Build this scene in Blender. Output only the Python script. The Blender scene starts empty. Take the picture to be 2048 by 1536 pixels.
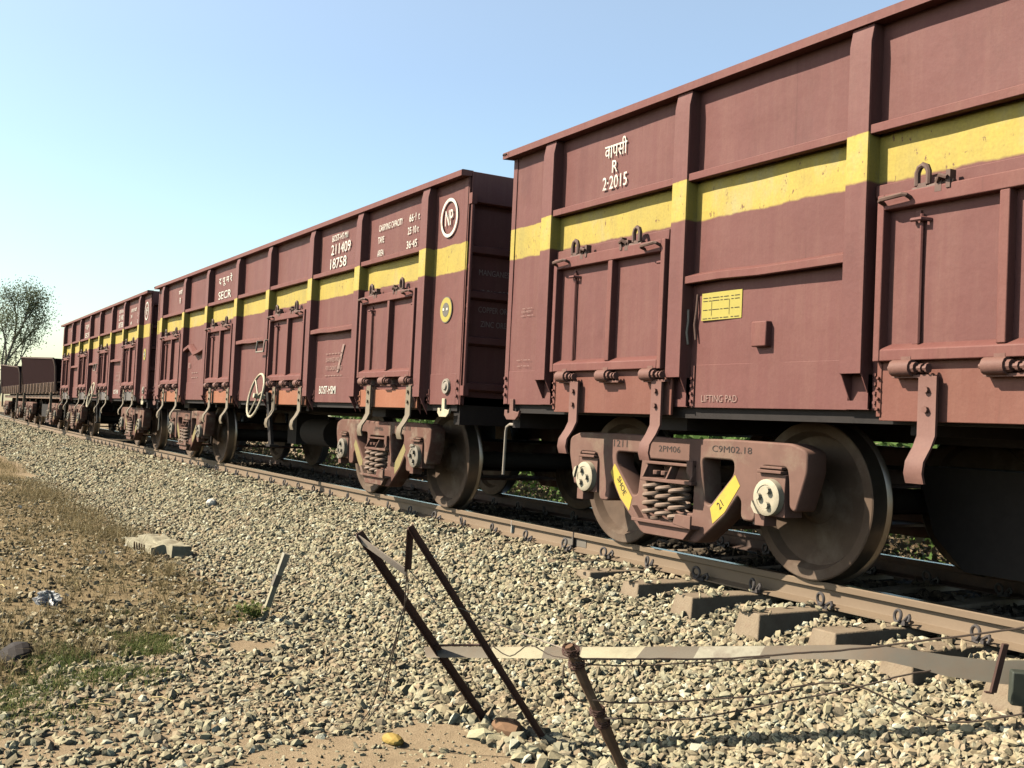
import bpy, math, random
import numpy as np
from mathutils import Vector, Matrix

random.seed(7); rng = np.random.default_rng(11)
SC = bpy.context.scene
COL = SC.collection
YC = 0.8645                      # centre line of the track (outer edge of near rail is y = 0)
def bend(x):                     # the line bends gently away beyond the second wagon
    d = -5.0 - x
    return 0.00037*d*d if d > 0 else 0.0
def bend_np(x):
    d = np.maximum(-5.0 - x, 0); return 0.00037*d*d

# ------------------------------------------------------------------ camera model
CF, CYAW, CPIT, CROL = 2200.0, 1.0467, 0.0349, 0.0453
CP = Vector((8.2081, -5.1615, 0.903))
cfw = Vector((-math.sin(CYAW)*math.cos(CPIT), math.cos(CYAW)*math.cos(CPIT), math.sin(CPIT)))
crt = Vector((math.cos(CYAW), math.sin(CYAW), 0)); cup = crt.cross(cfw)

# ------------------------------------------------------------------ helpers
def tag(o, label=None, cat=None, group=None, kind=None):
    if label: o['label'] = label
    if cat: o['category'] = cat
    if group: o['group'] = group
    if kind: o['kind'] = kind
    return o
def empty(name, loc=(0, 0, 0), rz=0, parent=None):
    o = bpy.data.objects.new(name, None); COL.objects.link(o)
    o.location = loc; o.rotation_euler = (0, 0, rz); o.empty_display_size = .2
    if parent: o.parent = parent
    return o
def copy_tree(o, parent=None):
    c = o.copy(); COL.objects.link(c); c.parent = parent
    for ch in list(o.children): copy_tree(ch, c)
    return c

class MB:
    def __init__(s): s.v = []; s.f = []; s.m = []
    def add(s, vs, fs, mi=0):
        n = len(s.v); s.v += [tuple(p) for p in vs]
        for f in fs: s.f.append(tuple(n+i for i in f)); s.m.append(mi)
        return s
    def box(s, x0, x1, y0, y1, z0, z1, mi=0):
        v = [(x, y, z) for x in (x0, x1) for y in (y0, y1) for z in (z0, z1)]
        return s.add(v, [(0, 1, 3, 2), (4, 6, 7, 5), (0, 4, 5, 1), (2, 3, 7, 6), (0, 2, 6, 4), (1, 5, 7, 3)], mi)
    def prism(s, poly, y0, y1, mi=0):            # polygon in (x, z) extruded along y
        n = len(poly)
        v = [(x, y0, z) for x, z in poly] + [(x, y1, z) for x, z in poly]
        f = [tuple(range(n)), tuple(range(2*n-1, n-1, -1))]
        f += [(i, i+n, (i+1) % n+n, (i+1) % n) for i in range(n)]
        return s.add(v, f, mi)
    def prismx(s, poly, x0, x1, mi=0):           # polygon in (y, z) extruded along x
        n = len(poly)
        v = [(x0, y, z) for y, z in poly] + [(x1, y, z) for y, z in poly]
        f = [tuple(range(n)), tuple(range(2*n-1, n-1, -1))]
        f += [(i, i+n, (i+1) % n+n, (i+1) % n) for i in range(n)]
        return s.add(v, f, mi)
    def tube(s, pts, r, n=8, mi=0, closed=False, cap=True):
        P = [Vector(p) for p in pts]; N = len(P); base = len(s.v)
        rr = r if isinstance(r, (list, tuple)) else [r]*N
        ref = None
        for i in range(N):
            a = P[(i-1) % N] if (i > 0 or closed) else P[i]
            b = P[(i+1) % N] if (i < N-1 or closed) else P[i]
            t = (b-a).normalized()
            if ref is None:
                ref = t.orthogonal().normalized()
            ref = (ref - t*ref.dot(t)).normalized()
            bi = t.cross(ref)
            for k in range(n):
                A = 2*math.pi*k/n
                s.v.append(tuple(P[i] + (ref*math.cos(A)+bi*math.sin(A))*rr[i]))
        for i in range(N if closed else N-1):
            for k in range(n):
                a = base+i*n+k; b = base+i*n+(k+1) % n
                c = base+((i+1) % N)*n+(k+1) % n; d = base+((i+1) % N)*n+k
                s.f.append((a, b, c, d)); s.m.append(mi)
        if cap and not closed:
            s.f.append(tuple(base+k for k in range(n))[::-1]); s.m.append(mi)
            s.f.append(tuple(base+(N-1)*n+k for k in range(n))); s.m.append(mi)
        return s
    def cyl(s, a, b, r, n=12, mi=0): return s.tube([a, b], r, n, mi)
    def lathe(s, prof, n=48, mi=0, c=(0, 0, 0)):  # profile of (y, r), turned about the y axis
        base = len(s.v); m = len(prof)
        for k in range(n):
            A = 2*math.pi*k/n
            for y, r in prof: s.v.append((c[0]+r*math.cos(A), c[1]+y, c[2]+r*math.sin(A)))
        for k in range(n):
            for i in range(m-1):
                a = base+k*m+i; b = base+k*m+i+1; k2 = (k+1) % n
                s.f.append((a, b, base+k2*m+i+1, base+k2*m+i)); s.m.append(mi)
        return s
    def build(s, name, mats, parent=None, loc=(0, 0, 0), bevel=0, smooth=True):
        me = bpy.data.meshes.new(name); me.from_pydata(s.v, [], s.f)
        if not isinstance(mats, (list, tuple)): mats = [mats]
        for m in mats: me.materials.append(m)
        if len(mats) > 1: me.polygons.foreach_set('material_index', s.m)
        import bmesh
        bm = bmesh.new(); bm.from_mesh(me); bmesh.ops.recalc_face_normals(bm, faces=bm.faces); bm.to_mesh(me); bm.free()
        if smooth:
            me.shade_smooth(); me.set_sharp_from_angle(angle=math.radians(35))
        o = bpy.data.objects.new(name, me); COL.objects.link(o); o.location = loc
        if parent: o.parent = parent
        if bevel:
            b = o.modifiers.new('bevel', 'BEVEL'); b.width = bevel; b.segments = 2; b.limit_method = 'ANGLE'
        return o

def np_mesh(name, V, F, mats, attrs=None, smooth=False, fmat=None):
    me = bpy.data.meshes.new(name)
    k = F.shape[1]
    me.vertices.add(len(V)); me.vertices.foreach_set('co', np.ascontiguousarray(V, np.float32).ravel())
    me.loops.add(F.size); me.loops.foreach_set('vertex_index', np.ascontiguousarray(F, np.int32).ravel())
    me.polygons.add(len(F)); me.polygons.foreach_set('loop_start', np.arange(0, F.size, k, dtype=np.int32))
    if not isinstance(mats, (list, tuple)): mats = [mats]
    for m in mats: me.materials.append(m)
    if fmat is not None: me.polygons.foreach_set('material_index', np.ascontiguousarray(fmat, np.int32))
    for n_, a in (attrs or {}).items():
        at = me.attributes.new(n_, 'FLOAT', 'FACE'); at.data.foreach_set('value', np.ascontiguousarray(a, np.float32))
    me.update(calc_edges=True)
    if smooth: me.shade_smooth()
    else: me.polygons.foreach_set('use_smooth', np.zeros(len(F), bool))
    o = bpy.data.objects.new(name, me); COL.objects.link(o)
    return o

# value noise on numpy arrays
_tab = rng.random((256, 256))
def vnoise(x, y, s):
    x = np.asarray(x)/s; y = np.asarray(y)/s
    xi = np.floor(x).astype(int); yi = np.floor(y).astype(int); fx = x-xi; fy = y-yi
    fx = fx*fx*(3-2*fx); fy = fy*fy*(3-2*fy)
    g = lambda a, b: _tab[a & 255, b & 255]
    return (g(xi, yi)*(1-fx)+g(xi+1, yi)*fx)*(1-fy)+(g(xi, yi+1)*(1-fx)+g(xi+1, yi+1)*fx)*fy
def fbm(x, y, s, o=4):
    t = 0; a = 1; w = 0
    for i in range(o):
        t = t+a*vnoise(np.asarray(x)+17.3*i, np.asarray(y)-9.1*i, s/2**i); w += a; a *= .5
    return t/w

# ------------------------------------------------------------------ materials
class NT:
    def __init__(s, name):
        s.m = bpy.data.materials.new(name); s.m.use_nodes = True
        s.t = s.m.node_tree; s.b = s.t.nodes['Principled BSDF']
        s.b.inputs['Specular IOR Level'].default_value = .3
    def n(s, typ, **kw):
        o = s.t.nodes.new(typ)
        for k, v in kw.items():
            if k.startswith('i_'):
                key = k[2:]
                o.inputs[int(key) if key.isdigit() else key.replace('_', ' ')].default_value = v
            else: setattr(o, k, v)
        return o
    def l(s, a, b): s.t.links.new(a, b)
    def obj(s): return s.n('ShaderNodeTexCoord').outputs['Object']
    def noise(s, vec, scale, detail=4, rough=.6, mapscale=None, off=(0, 0, 0)):
        if mapscale:
            mp = s.n('ShaderNodeMapping'); mp.inputs['Scale'].default_value = mapscale; mp.inputs['Location'].default_value = off
            s.l(vec, mp.inputs['Vector']); vec = mp.outputs[0]
        nz = s.n('ShaderNodeTexNoise'); nz.inputs['Scale'].default_value = scale
        nz.inputs['Detail'].default_value = detail; nz.inputs['Roughness'].default_value = rough
        s.l(vec, nz.inputs['Vector']); return nz.outputs['Fac']
    def ramp(s, fac, stops):
        r = s.n('ShaderNodeValToRGB'); e = r.color_ramp.elements
        while len(e) < len(stops): e.new(.5)
        for i, (p, c) in enumerate(stops):
            e[i].position = p; e[i].color = (*c, 1) if len(c) == 3 else c
        s.l(fac, r.inputs[0]); return r.outputs[0]
    def mix(s, fac, a, b, mode='MIX'):
        x = s.n('ShaderNodeMix', data_type='RGBA', blend_type=mode)
        for v, i in ((fac, 0), (a, 6), (b, 7)):
            if isinstance(v, (int, float)): x.inputs[i].default_value = v
            elif isinstance(v, tuple): x.inputs[i].default_value = (*v, 1) if len(v) == 3 else v
            else: s.l(v, x.inputs[i])
        return x.outputs[2]
    def math(s, op, a, b=0.0, clamp=False):
        x = s.n('ShaderNodeMath', operation=op, use_clamp=clamp)
        for v, i in ((a, 0), (b, 1)):
            if isinstance(v, (int, float)): x.inputs[i].default_value = v
            else: s.l(v, x.inputs[i])
        return x.outputs[0]
    def bump(s, h, strength=.3, dist=.01):
        b = s.n('ShaderNodeBump'); b.inputs['Strength'].default_value = strength; b.inputs['Distance'].default_value = dist
        s.l(h, b.inputs['Height']); s.l(b.outputs[0], s.b.inputs['Normal'])
    def col(s, c):
        if isinstance(c, tuple): s.b.inputs['Base Color'].default_value = (*c, 1)
        else: s.l(c, s.b.inputs['Base Color'])
        return s
    def set(s, rough=.7, metal=0.0, spec=.3):
        s.b.inputs['Roughness'].default_value = rough; s.b.inputs['Metallic'].default_value = metal
        s.b.inputs['Specular IOR Level'].default_value = spec
        return s

def scl(c, k): return tuple(x*k for x in c)
MAROON = (.192, .076, .066)
def paint(name, base=MAROON, yellow=False, rough=.62, dust=(.34, .195, .14), seed=0., amt=1.0):
    t = NT(name); o = t.obj()
    big = t.noise(o, 1.3, 6, .6, (1, 1, 1), (seed, 0, 0))
    c = t.mix(t.math('MULTIPLY', big, 1.0), scl(base, .84), scl(base, 1.16))
    streak = t.noise(o, 6, 7, .75, (1, 1, .09), (seed, 3, 0))
    sm = t.ramp(streak, [(.45, (0, 0, 0)), (.75, (1, 1, 1))])
    c = t.mix(t.math('MULTIPLY', sm, .24*amt), c, dust)
    stain = t.noise(o, 2.2, 8, .7, (1, 1, .45), (seed+5, 1, 0))
    st = t.ramp(stain, [(.56, (0, 0, 0)), (.72, (1, 1, 1))])
    c = t.mix(t.math('MULTIPLY', st, .5*amt), c, scl(base, .6))
    fine = t.noise(o, 60, 3, .6)
    run = t.noise(o, 24, 5, .7, (1, 1, .035), (seed+2, 5, 0))
    rn = t.math('MULTIPLY', t.ramp(run, [(.60, (0, 0, 0)), (.72, (1, 1, 1))]), t.ramp(t.noise(o, 1.7, 4, .6, (1, 1, 1), (seed, 9, 2)), [(.42, (0, 0, 0)), (.65, (1, 1, 1))]))
    c = t.mix(t.math('MULTIPLY', rn, .55*amt), c, (.085, .042, .030))
    if yellow:
        sp = t.n('ShaderNodeSeparateXYZ'); t.l(o, sp.inputs[0])
        wob = t.noise(o, 5, 4, .6)
        zz = t.math('ADD', sp.outputs[2], t.math('MULTIPLY', t.math('SUBTRACT', wob, .5), .045))
        up = t.math('MULTIPLY', t.math('SUBTRACT', zz, 2.287), 70, True)
        dn = t.math('MULTIPLY', t.math('SUBTRACT', 2.562, zz), 160, True)
        mask = t.math('MULTIPLY', up, dn)
        yn = t.noise(o, 3, 6, .65, (1, 1, .5), (seed, 7, 0))
        yc = t.ramp(yn, [(.3, (.46, .36, .09)), (.55, (.57, .425, .085)), (.75, (.50, .42, .20))])
        chip = t.noise(o, 26, 5, .7, (1, 1, .5))
        ch = t.ramp(chip, [(.63, (0, 0, 0)), (.67, (1, 1, 1))])
        yc = t.mix(t.math('MULTIPLY', sm, .35), yc, (.36, .25, .11)); yc = t.mix(t.math('MULTIPLY', st, .35), yc, (.27, .17, .07)); yc = t.mix(t.math('MULTIPLY', ch, .85), yc, scl(base, .8))
        c = t.mix(t.math('MULTIPLY', mask, .95), c, yc)
    c = t.mix(t.math('MULTIPLY', t.math('SUBTRACT', fine, .35, True), .5), c, scl(base, .55))
    t.col(c); t.set(rough, 0, .25)
    med = t.noise(o, 3.2, 3, .5, (1, 1, 1), (seed, 2, 8))
    h = t.math('ADD', t.math('ADD', t.math('MULTIPLY', big, .6), t.math('MULTIPLY', med, .9)), t.math('MULTIPLY', fine, .06))
    t.bump(h, .45, .025)
    return t.m
def metal(name, base, var=.3, rough=.6, metallic=0., scale=14, spec=.3, rust=None, rustamt=.5):
    t = NT(name); o = t.obj()
    n1 = t.noise(o, scale, 6, .65)
    c = t.mix(n1, scl(base, 1-var), scl(base, 1+var))
    if rust:
        n2 = t.noise(o, scale*.35, 6, .7, (1, 1, 1), (4, 2, 1))
        r = t.ramp(n2, [(.5, (0, 0, 0)), (.68, (1, 1, 1))])
        c = t.mix(t.math('MULTIPLY', r, rustamt), c, rust)
    t.col(c); t.set(rough, metallic, spec); t.bump(n1, .3, .004)
    return t.m

M = {}
M['side'] = paint('wagon_paint_banded', yellow=True)
M['paint'] = paint('wagon_paint', seed=11.)
M['rail'] = paint('wagon_paint_fresh', base=(.212, .080, .067), seed=3.)
M['flap_orange'] = paint('orange_primer', base=(.35, .135, .075), seed=7., dust=(.42, .25, .15))
M['flap_maroon'] = paint('brown_primer', base=(.222, .087, .064), seed=9.)
M['flap_grey'] = paint('grey_primer', base=(.17, .15, .14), seed=2.)
M['dark'] = metal('grimy_underframe', (.028, .022, .020), .4, .8)
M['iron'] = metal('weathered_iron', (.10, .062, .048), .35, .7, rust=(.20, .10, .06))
M['latch'] = metal('latch_iron', (.16, .095, .075), .35, .6)
M['bracket'] = paint('bracket_paint', base=(.22, .108, .086), seed=21.)
M['bracket_tan'] = paint('dusty_bracket', base=(.23, .175, .12), seed=23., dust=(.3, .25, .18))
M['bogie'] = metal('bogie_paint', (.20, .108, .082), .3, .8, scale=6, rust=(.29, .215, .15), rustamt=.75)
M['bogie_old'] = metal('bogie_weathered', (.165, .08, .058), .35, .8, scale=7, rust=(.30, .23, .165), rustamt=.9)
M['spring'] = metal('spring_steel', (.28, .19, .14), .3, .6, scale=20)
M['wheel'] = metal('wheel_steel', (.125, .080, .054), .4, .75, scale=9, rust=(.22, .16, .115), rustamt=.7)
M['tread'] = metal('wheel_tread', (.20, .17, .14), .2, .32, .8, scale=20)
M['cap'] = metal('bearing_cap_white', (.50, .43, .31), .2, .6, scale=30, rust=(.35, .26, .18), rustamt=.5)
M['cap_grey'] = metal('bearing_cap_grey', (.27, .23, .18), .3, .6, scale=30, rust=(.25, .17, .12), rustamt=.6)
M['yel'] = metal('yellow_marking', (.60, .43, .07), .2, .65, scale=12, rust=(.40, .26, .12), rustamt=.6)
M['yel_old'] = metal('faded_marking', (.30, .235, .10), .3, .75, scale=12, rust=(.2, .12, .08), rustamt=.7)
M['white'] = metal('white_lettering', (.74, .70, .60), .08, .7, scale=40, rust=(.27, .13, .10), rustamt=.75)
M['faint'] = metal('faded_lettering', (.33, .21, .175), .15, .75, scale=40)
M['dimtext'] = metal('shaded_lettering', (.42, .30, .26), .15, .75, scale=40)  # white lettering dimmed in its colour for the shade on the end wall
M['black'] = metal('black_lettering', (.05, .04, .035), .2, .8)
M['placard'] = metal('yellow_placard', (.46, .37, .085), .12, .6, scale=9)
M['discgrey'] = metal('grey_disc', (.17, .15, .13), .2, .7)
M['wheelwhite'] = metal('pale_handwheel', (.62, .52, .36), .15, .55, scale=20, rust=(.3, .18, .1), rustamt=.3)
M['hopper'] = metal('hopper_paint', (.022, .010, .010), .3, .95, spec=.03, scale=3)
M['hopper_plate'] = paint('hopper_dusty', base=(.22, .135, .095), seed=33., dust=(.30, .22, .15))
M['pipe'] = metal('grey_pipe', (.36, .30, .24), .2, .55, scale=20)

# rail: rusty web, dusty
t = NT('rail_steel'); o = t.obj()
n1 = t.noise(o, 5, 6, .65, (.25, 1, 1)); n2 = t.noise(o, 40, 4, .6)
c = t.mix(n1, (.20, .138, .088), (.29, .21, .138)); c = t.mix(t.math('MULTIPLY', n2, .35), c, (.17, .105, .07))
t.col(c); t.set(.75); t.bump(n2, .2, .003); M['railside'] = t.m
t = NT('rail_running_top'); o = t.obj()
t.col(t.mix(t.noise(o, 20, 4, .6, (.2, 3, 1)), (.45, .42, .38), (.62, .60, .56))); t.set(.22, 1.0); M['railtop'] = t.m
M['joint'] = metal('joint_grey', (.19, .16, .13), .2, .7)
# concrete sleeper
t = NT('sleeper_concrete'); o = t.obj()
n1 = t.noise(o, 7, 8, .7); n2 = t.noise(o, 90, 3, .6)
c = t.ramp(n1, [(.3, (.22, .155, .10)), (.55, (.32, .245, .165)), (.75, (.26, .175, .115))])
c = t.mix(t.math('MULTIPLY', n2, .4), c, (.27, .20, .15)); t.col(c); t.set(.9, 0, .15); t.bump(n2, .5, .006); M['sleeper'] = t.m
M['clip'] = metal('clip_steel', (.085, .072, .068), .3, .55, scale=25)

def stone_mat(name, stops, dust):
    t = NT(name); o = t.obj()
    a = t.n('ShaderNodeAttribute', attribute_name='tint').outputs['Fac']
    c = t.ramp(a, stops)
    n1 = t.noise(o, 55, 5, .7)
    c = t.mix(t.math('MULTIPLY', t.math('SUBTRACT', n1, .3, True), 1.1), c, dust)
    big = t.noise(o, .8, 4, .6)
    c = t.mix(t.math('MULTIPLY', t.ramp(big, [(.5, (0, 0, 0)), (.7, (1, 1, 1))]), .30), c, (.50, .33, .20))
    t.col(c); t.set(.92, 0, .15); t.bump(n1, .5, .006)
    return t.m
M['stone'] = stone_mat('crushed_stone', [(0, (.16, .13, .085)), (.18, (.33, .275, .175)), (.36, (.46, .395, .245)), (.5, (.42, .305, .20)), (.62, (.36, .335, .235)), (.78, (.49, .43, .265)), (.9, (.55, .50, .33)), (1, (.68, .65, .49))], (.38, .315, .20))
M['stone_dark'] = stone_mat('dirt_pebbles', [(0, (.06, .05, .03)), (.3, (.20, .16, .09)), (.65, (.40, .32, .19)), (1, (.74, .68, .5))], (.30, .23, .13))

# ground: sandy earth with dark organic patches
t = NT('earth'); o = t.obj()
n1 = t.noise(o, 1.1, 6, .65); n2 = t.noise(o, 14, 6, .7); n3 = t.noise(o, 120, 3, .6)
sand = t.mix(n2, (.30, .21, .13), (.45, .34, .215))
dirt = t.mix(n2, (.15, .105, .058), (.44, .325, .18))
dk = t.n('ShaderNodeAttribute', attribute_name='dirt').outputs['Fac']
m_ = t.math('ADD', dk, t.math('MULTIPLY', t.math('SUBTRACT', n1, .5), .9), True)
m2 = t.ramp(m_, [(.35, (0, 0, 0)), (.6, (1, 1, 1))])
c = t.mix(m2, sand, dirt); c = t.mix(t.math('MULTIPLY', t.math('SUBTRACT', n3, .3, True), .5), c, (.24, .17, .10))
t.col(c); t.set(.95, 0, .1); t.bump(t.math('ADD', n2, t.math('MULTIPLY', n3, .4)), .6, .02); M['earth'] = t.m
# ballast base seen in chinks between the stones
t = NT('ballast_base'); o = t.obj()
v = t.n('ShaderNodeTexVoronoi'); v.inputs['Scale'].default_value = 24; t.l(o, v.inputs['Vector'])
n2 = t.noise(o, 30, 5, .7)
c = t.mix(n2, (.30, .235, .145), (.48, .38, .235)); oil = t.n('ShaderNodeAttribute', attribute_name='oil').outputs['Fac']; c = t.mix(t.math('MULTIPLY', oil, .9), c, (.045, .034, .024)); t.col(c); t.set(.95, 0, .1); t.bump(v.outputs['Distance'], .9, .03); M['bed'] = t.m  # bed colour darkened between the rails to stand for shade under the wagons

def leaf_mat(name, stops, trans=.25):
    t = NT(name)
    a = t.n('ShaderNodeAttribute', attribute_name='tint').outputs['Fac']
    c = t.ramp(a, stops); t.col(c); t.set(.7, 0, .2)
    tr = t.n('ShaderNodeBsdfTranslucent'); t.l(c, tr.inputs['Color'])
    mx = t.n('ShaderNodeMixShader'); mx.inputs[0].default_value = trans
    out = [x for x in t.t.nodes if x.type == 'OUTPUT_MATERIAL'][0]
    t.l(t.b.outputs[0], mx.inputs[1]); t.l(tr.outputs[0], mx.inputs[2]); t.l(mx.outputs[0], out.inputs[0])
    return t.m
M['drygrass'] = leaf_mat('dry_grass', [(0, (.09, .075, .03)), (.35, (.24, .18, .085)), (.7, (.40, .30, .15)), (1, (.50, .41, .23))])
M['greengrass'] = leaf_mat('green_grass', [(0, (.07, .11, .025)), (.6, (.17, .21, .06)), (1, (.36, .32, .14))])
M['weed'] = leaf_mat('weed_leaves', [(0, (.05, .045, .02)), (.4, (.16, .105, .055)), (.62, (.27, .18, .10)), (.8, (.10, .16, .035)), (1, (.16, .24, .05))])
M['bush'] = leaf_mat('bush_leaves', [(0, (.05, .10, .02)), (.5, (.10, .18, .04)), (1, (.17, .25, .07))])
M['treeleaf'] = leaf_mat('tree_leaves', [(0, (.11, .13, .065)), (.6, (.19, .21, .11)), (1, (.28, .28, .16))])  # leaf colours lightened to stand for distance haze
M['bark'] = metal('bark', (.16, .13, .10), .35, .9, scale=4)
M['litter'] = leaf_mat('litter_scraps', [(0, (.06, .045, .03)), (.3, (.22, .15, .08)), (.6, (.50, .38, .20)), (.82, (.66, .55, .33)), (1, (.85, .84, .80))], .1)

# ------------------------------------------------------------------ lettering
def text(parent, s, x, y, z, h, w=None, mat='white', sx=1.0, rot=0, name='lettering', axis='y', thick=.0015):
    cu = bpy.data.curves.new('t', 'FONT'); cu.body = s; cu.size = 1; cu.align_x = 'CENTER'; cu.align_y = 'CENTER'
    cu.extrude = .0; cu.resolution_u = 3; cu.offset = .006 if mat == 'white' else 0
    ob = bpy.data.objects.new('t', cu); COL.objects.link(ob)
    bpy.context.view_layer.update()
    me = bpy.data.meshes.new_from_object(ob.evaluated_get(bpy.context.evaluated_depsgraph_get()))
    bpy.data.objects.remove(ob)
    n = len(me.vertices)
    if n == 0: return None
    co = np.empty(n*3, np.float32); me.vertices.foreach_get('co', co); co = co.reshape(-1, 3)
    mn, mx = co.min(0), co.max(0); c = (mn+mx)/2; k = h/(mx[1]-mn[1])
    kx = k*sx if w is None else w/(mx[0]-mn[0])
    u = (co[:, 0]-c[0])*kx; v = (co[:, 1]-c[1])*k
    cr, sr = math.cos(rot), math.sin(rot); u, v = u*cr-v*sr, u*sr+v*cr
    out = np.zeros_like(co)
    if axis == 'y': out[:, 0] = u; out[:, 2] = v
    else: out[:, 1] = u; out[:, 2] = v
    me.vertices.foreach_set('co', out.ravel()); me.materials.clear(); me.materials.append(M[mat]); me.update()
    o = bpy.data.objects.new(name, me); COL.objects.link(o); o.parent = parent; o.location = (x, y, z)
    return o

# ------------------------------------------------------------------ wagons
L = 12.88; YP = -1.459; YS = -1.364; HW = 1.364
PR = [.810, 2.497, 4.035, 5.725, 7.262, 8.952, 10.490, 12.180]   # right edges of the eight posts
PW = .153
DOORS = (0, 2, 4, 6)                                             # bays that carry a door

def side_grid(x0, x1, z0, z1, y, sgn, amp, seed, mb):
    nx = max(2, int((x1-x0)/.11)); nz = max(2, int((z1-z0)/.11)); base = len(mb.v)
    xs = np.linspace(x0, x1, nx+1); zs = np.linspace(z0, z1, nz+1)
    X, Zz = np.meshgrid(xs, zs, indexing='ij')
    d = (fbm(X+seed*3.7, Zz+seed*1.9, .75, 3)-.5)*2*amp
    e = np.minimum(np.minimum(X-x0, x1-X), .2)/.2*np.minimum(np.minimum(Zz-z0, z1-Zz), .2)/.2
    d = d*np.clip(e, 0, 1)
    for i in range(nx+1):
        for j in range(nz+1): mb.v.append((xs[i], y+sgn*d[i, j], zs[j]))
    for i in range(nx):
        for j in range(nz):
            a = base+i*(nz+1)+j; mb.f.append((a, a+nz+1, a+nz+2, a+1)); mb.m.append(0)

def make_post(zb, zbk):
    m = MB(); x0, x1 = -PW, 0; zt = 3.166; zc = 3.06; yt = YP+.022
    prof = [(YP, zb), (YP, zc), (yt, zt), (YS+.004, zt), (YS+.004, zbk)]
    th = .009                                    # pressed channel, open at the foot
    fr = [(YP, zb), (YP, zc), (yt, zt), (yt+th, zt), (YP+th, zc), (YP+th, zb)]
    m.prismx(fr, x0, x1)
    sd = [(YP+th, zb), (YP+th, zc), (yt+th, zt), (YS+.004, zt), (YS+.004, zbk)]
    m.prismx(sd, x0, x0+th); m.prismx(sd, x1-th, x1)
    o = m.build('side_post', M['side'], bevel=.003); COL.objects.unlink(o)
    return o.data

LOOP = [(0, 0), (.0, .07), (.012, .098), (.035, .11), (.058, .098), (.07, .07), (.07, 0)]
def latch_mb():
    m = MB()                                      # tall looped lever, its pin and cotter
    m.tube([(x-.035, -.055, z*.95+.02) for x, z in LOOP], .016, 8)
    m.box(-.03, .03, -.065, 0.0, -.01, .03)
    m.cyl((-.06, -.05, .0), (.19, -.05, .008), .017, 8)
    m.box(.085, .125, -.07, .0, -.03, .045); m.box(.155, .18, -.075, -.03, -.02, .07)
    m.tube([(.10, -.07, .02), (.13, -.09, .045), (.17, -.085, .03)], .012, 6)
    m.box(-.05, -.01, -.06, -.0, -.07, -.02); m.box(.05, .08, -.05, 0, -.06, -.01)
    return m
def hinge_mb():
    m = MB()
    m.cyl((-.07, -.055, 0), (.05, -.055, 0), .043, 12); m.cyl((.05, -.055, 0), (.075, -.055, 0), .03, 10)
    m.cyl((-.10, -.055, 0), (.15, -.055, -.004), .014, 8)
    m.box(-.085, .17, -.05, .012, -.05, -.035)
    m.cyl((.10, -.055, -.003), (.115, -.055, -.003), .024, 8); m.cyl((.14, -.055, -.003), (.15, -.055, -.003), .026, 8)
    m.box(-.03, .03, -.05, .01, -.035, .06)
    return m
def stop_mb(zt):
    m = MB()                                      # sprung strip that holds the open door
    pts = [(-.045, zt), (-.045, .93), (-.075, .87), (-.125, .80), (-.135, .74), (-.118, .69)]
    n = len(pts); w = .055; th = .016; base = 0
    v = []
    for y, z in pts:
        for x, dy in ((-w, -th), (w, -th), (w, th), (-w, th)): v.append((x, y+dy*.5, z))
    f = [(0, 1, 2, 3), tuple(range(4*n-4, 4*n))]
    for i in range(n-1):
        for k in range(4):
            a = 4*i+k; b = 4*i+(k+1) % 4; f.append((a, b, b+4, a+4))
    m.add(v, f)
    for z in (zt-.07, zt-.17): m.cyl((.0, -.045, z), (.0, -.072, z), .017, 8)
    return m
def handle_mb():
    m = MB(); m.tube([(-.085, 0, -.01), (-.085, -.035, .0), (-.07, -.045, .005), (.07, -.045, .012), (.085, -.035, .01), (.085, 0, .0)], .012, 6)
    return m
PROTO = {}
def proto(key, mb, mat, bevel=0):
    if key not in PROTO:
        o = mb.build(key, mat, bevel=bevel); COL.objects.unlink(o); PROTO[key] = (o.data, bevel)
    return PROTO[key]
def inst(key, name, parent, loc, rot=(0, 0, 0), scale=None):
    me, bev = PROTO[key]; o = bpy.data.objects.new(name, me); COL.objects.link(o); o.parent = parent; o.location = loc; o.rotation_euler = rot
    if scale: o.scale = scale
    if bev:
        b = o.modifiers.new('bevel', 'BEVEL'); b.width = bev; b.segments = 2; b.limit_method = 'ANGLE'
    return o

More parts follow.
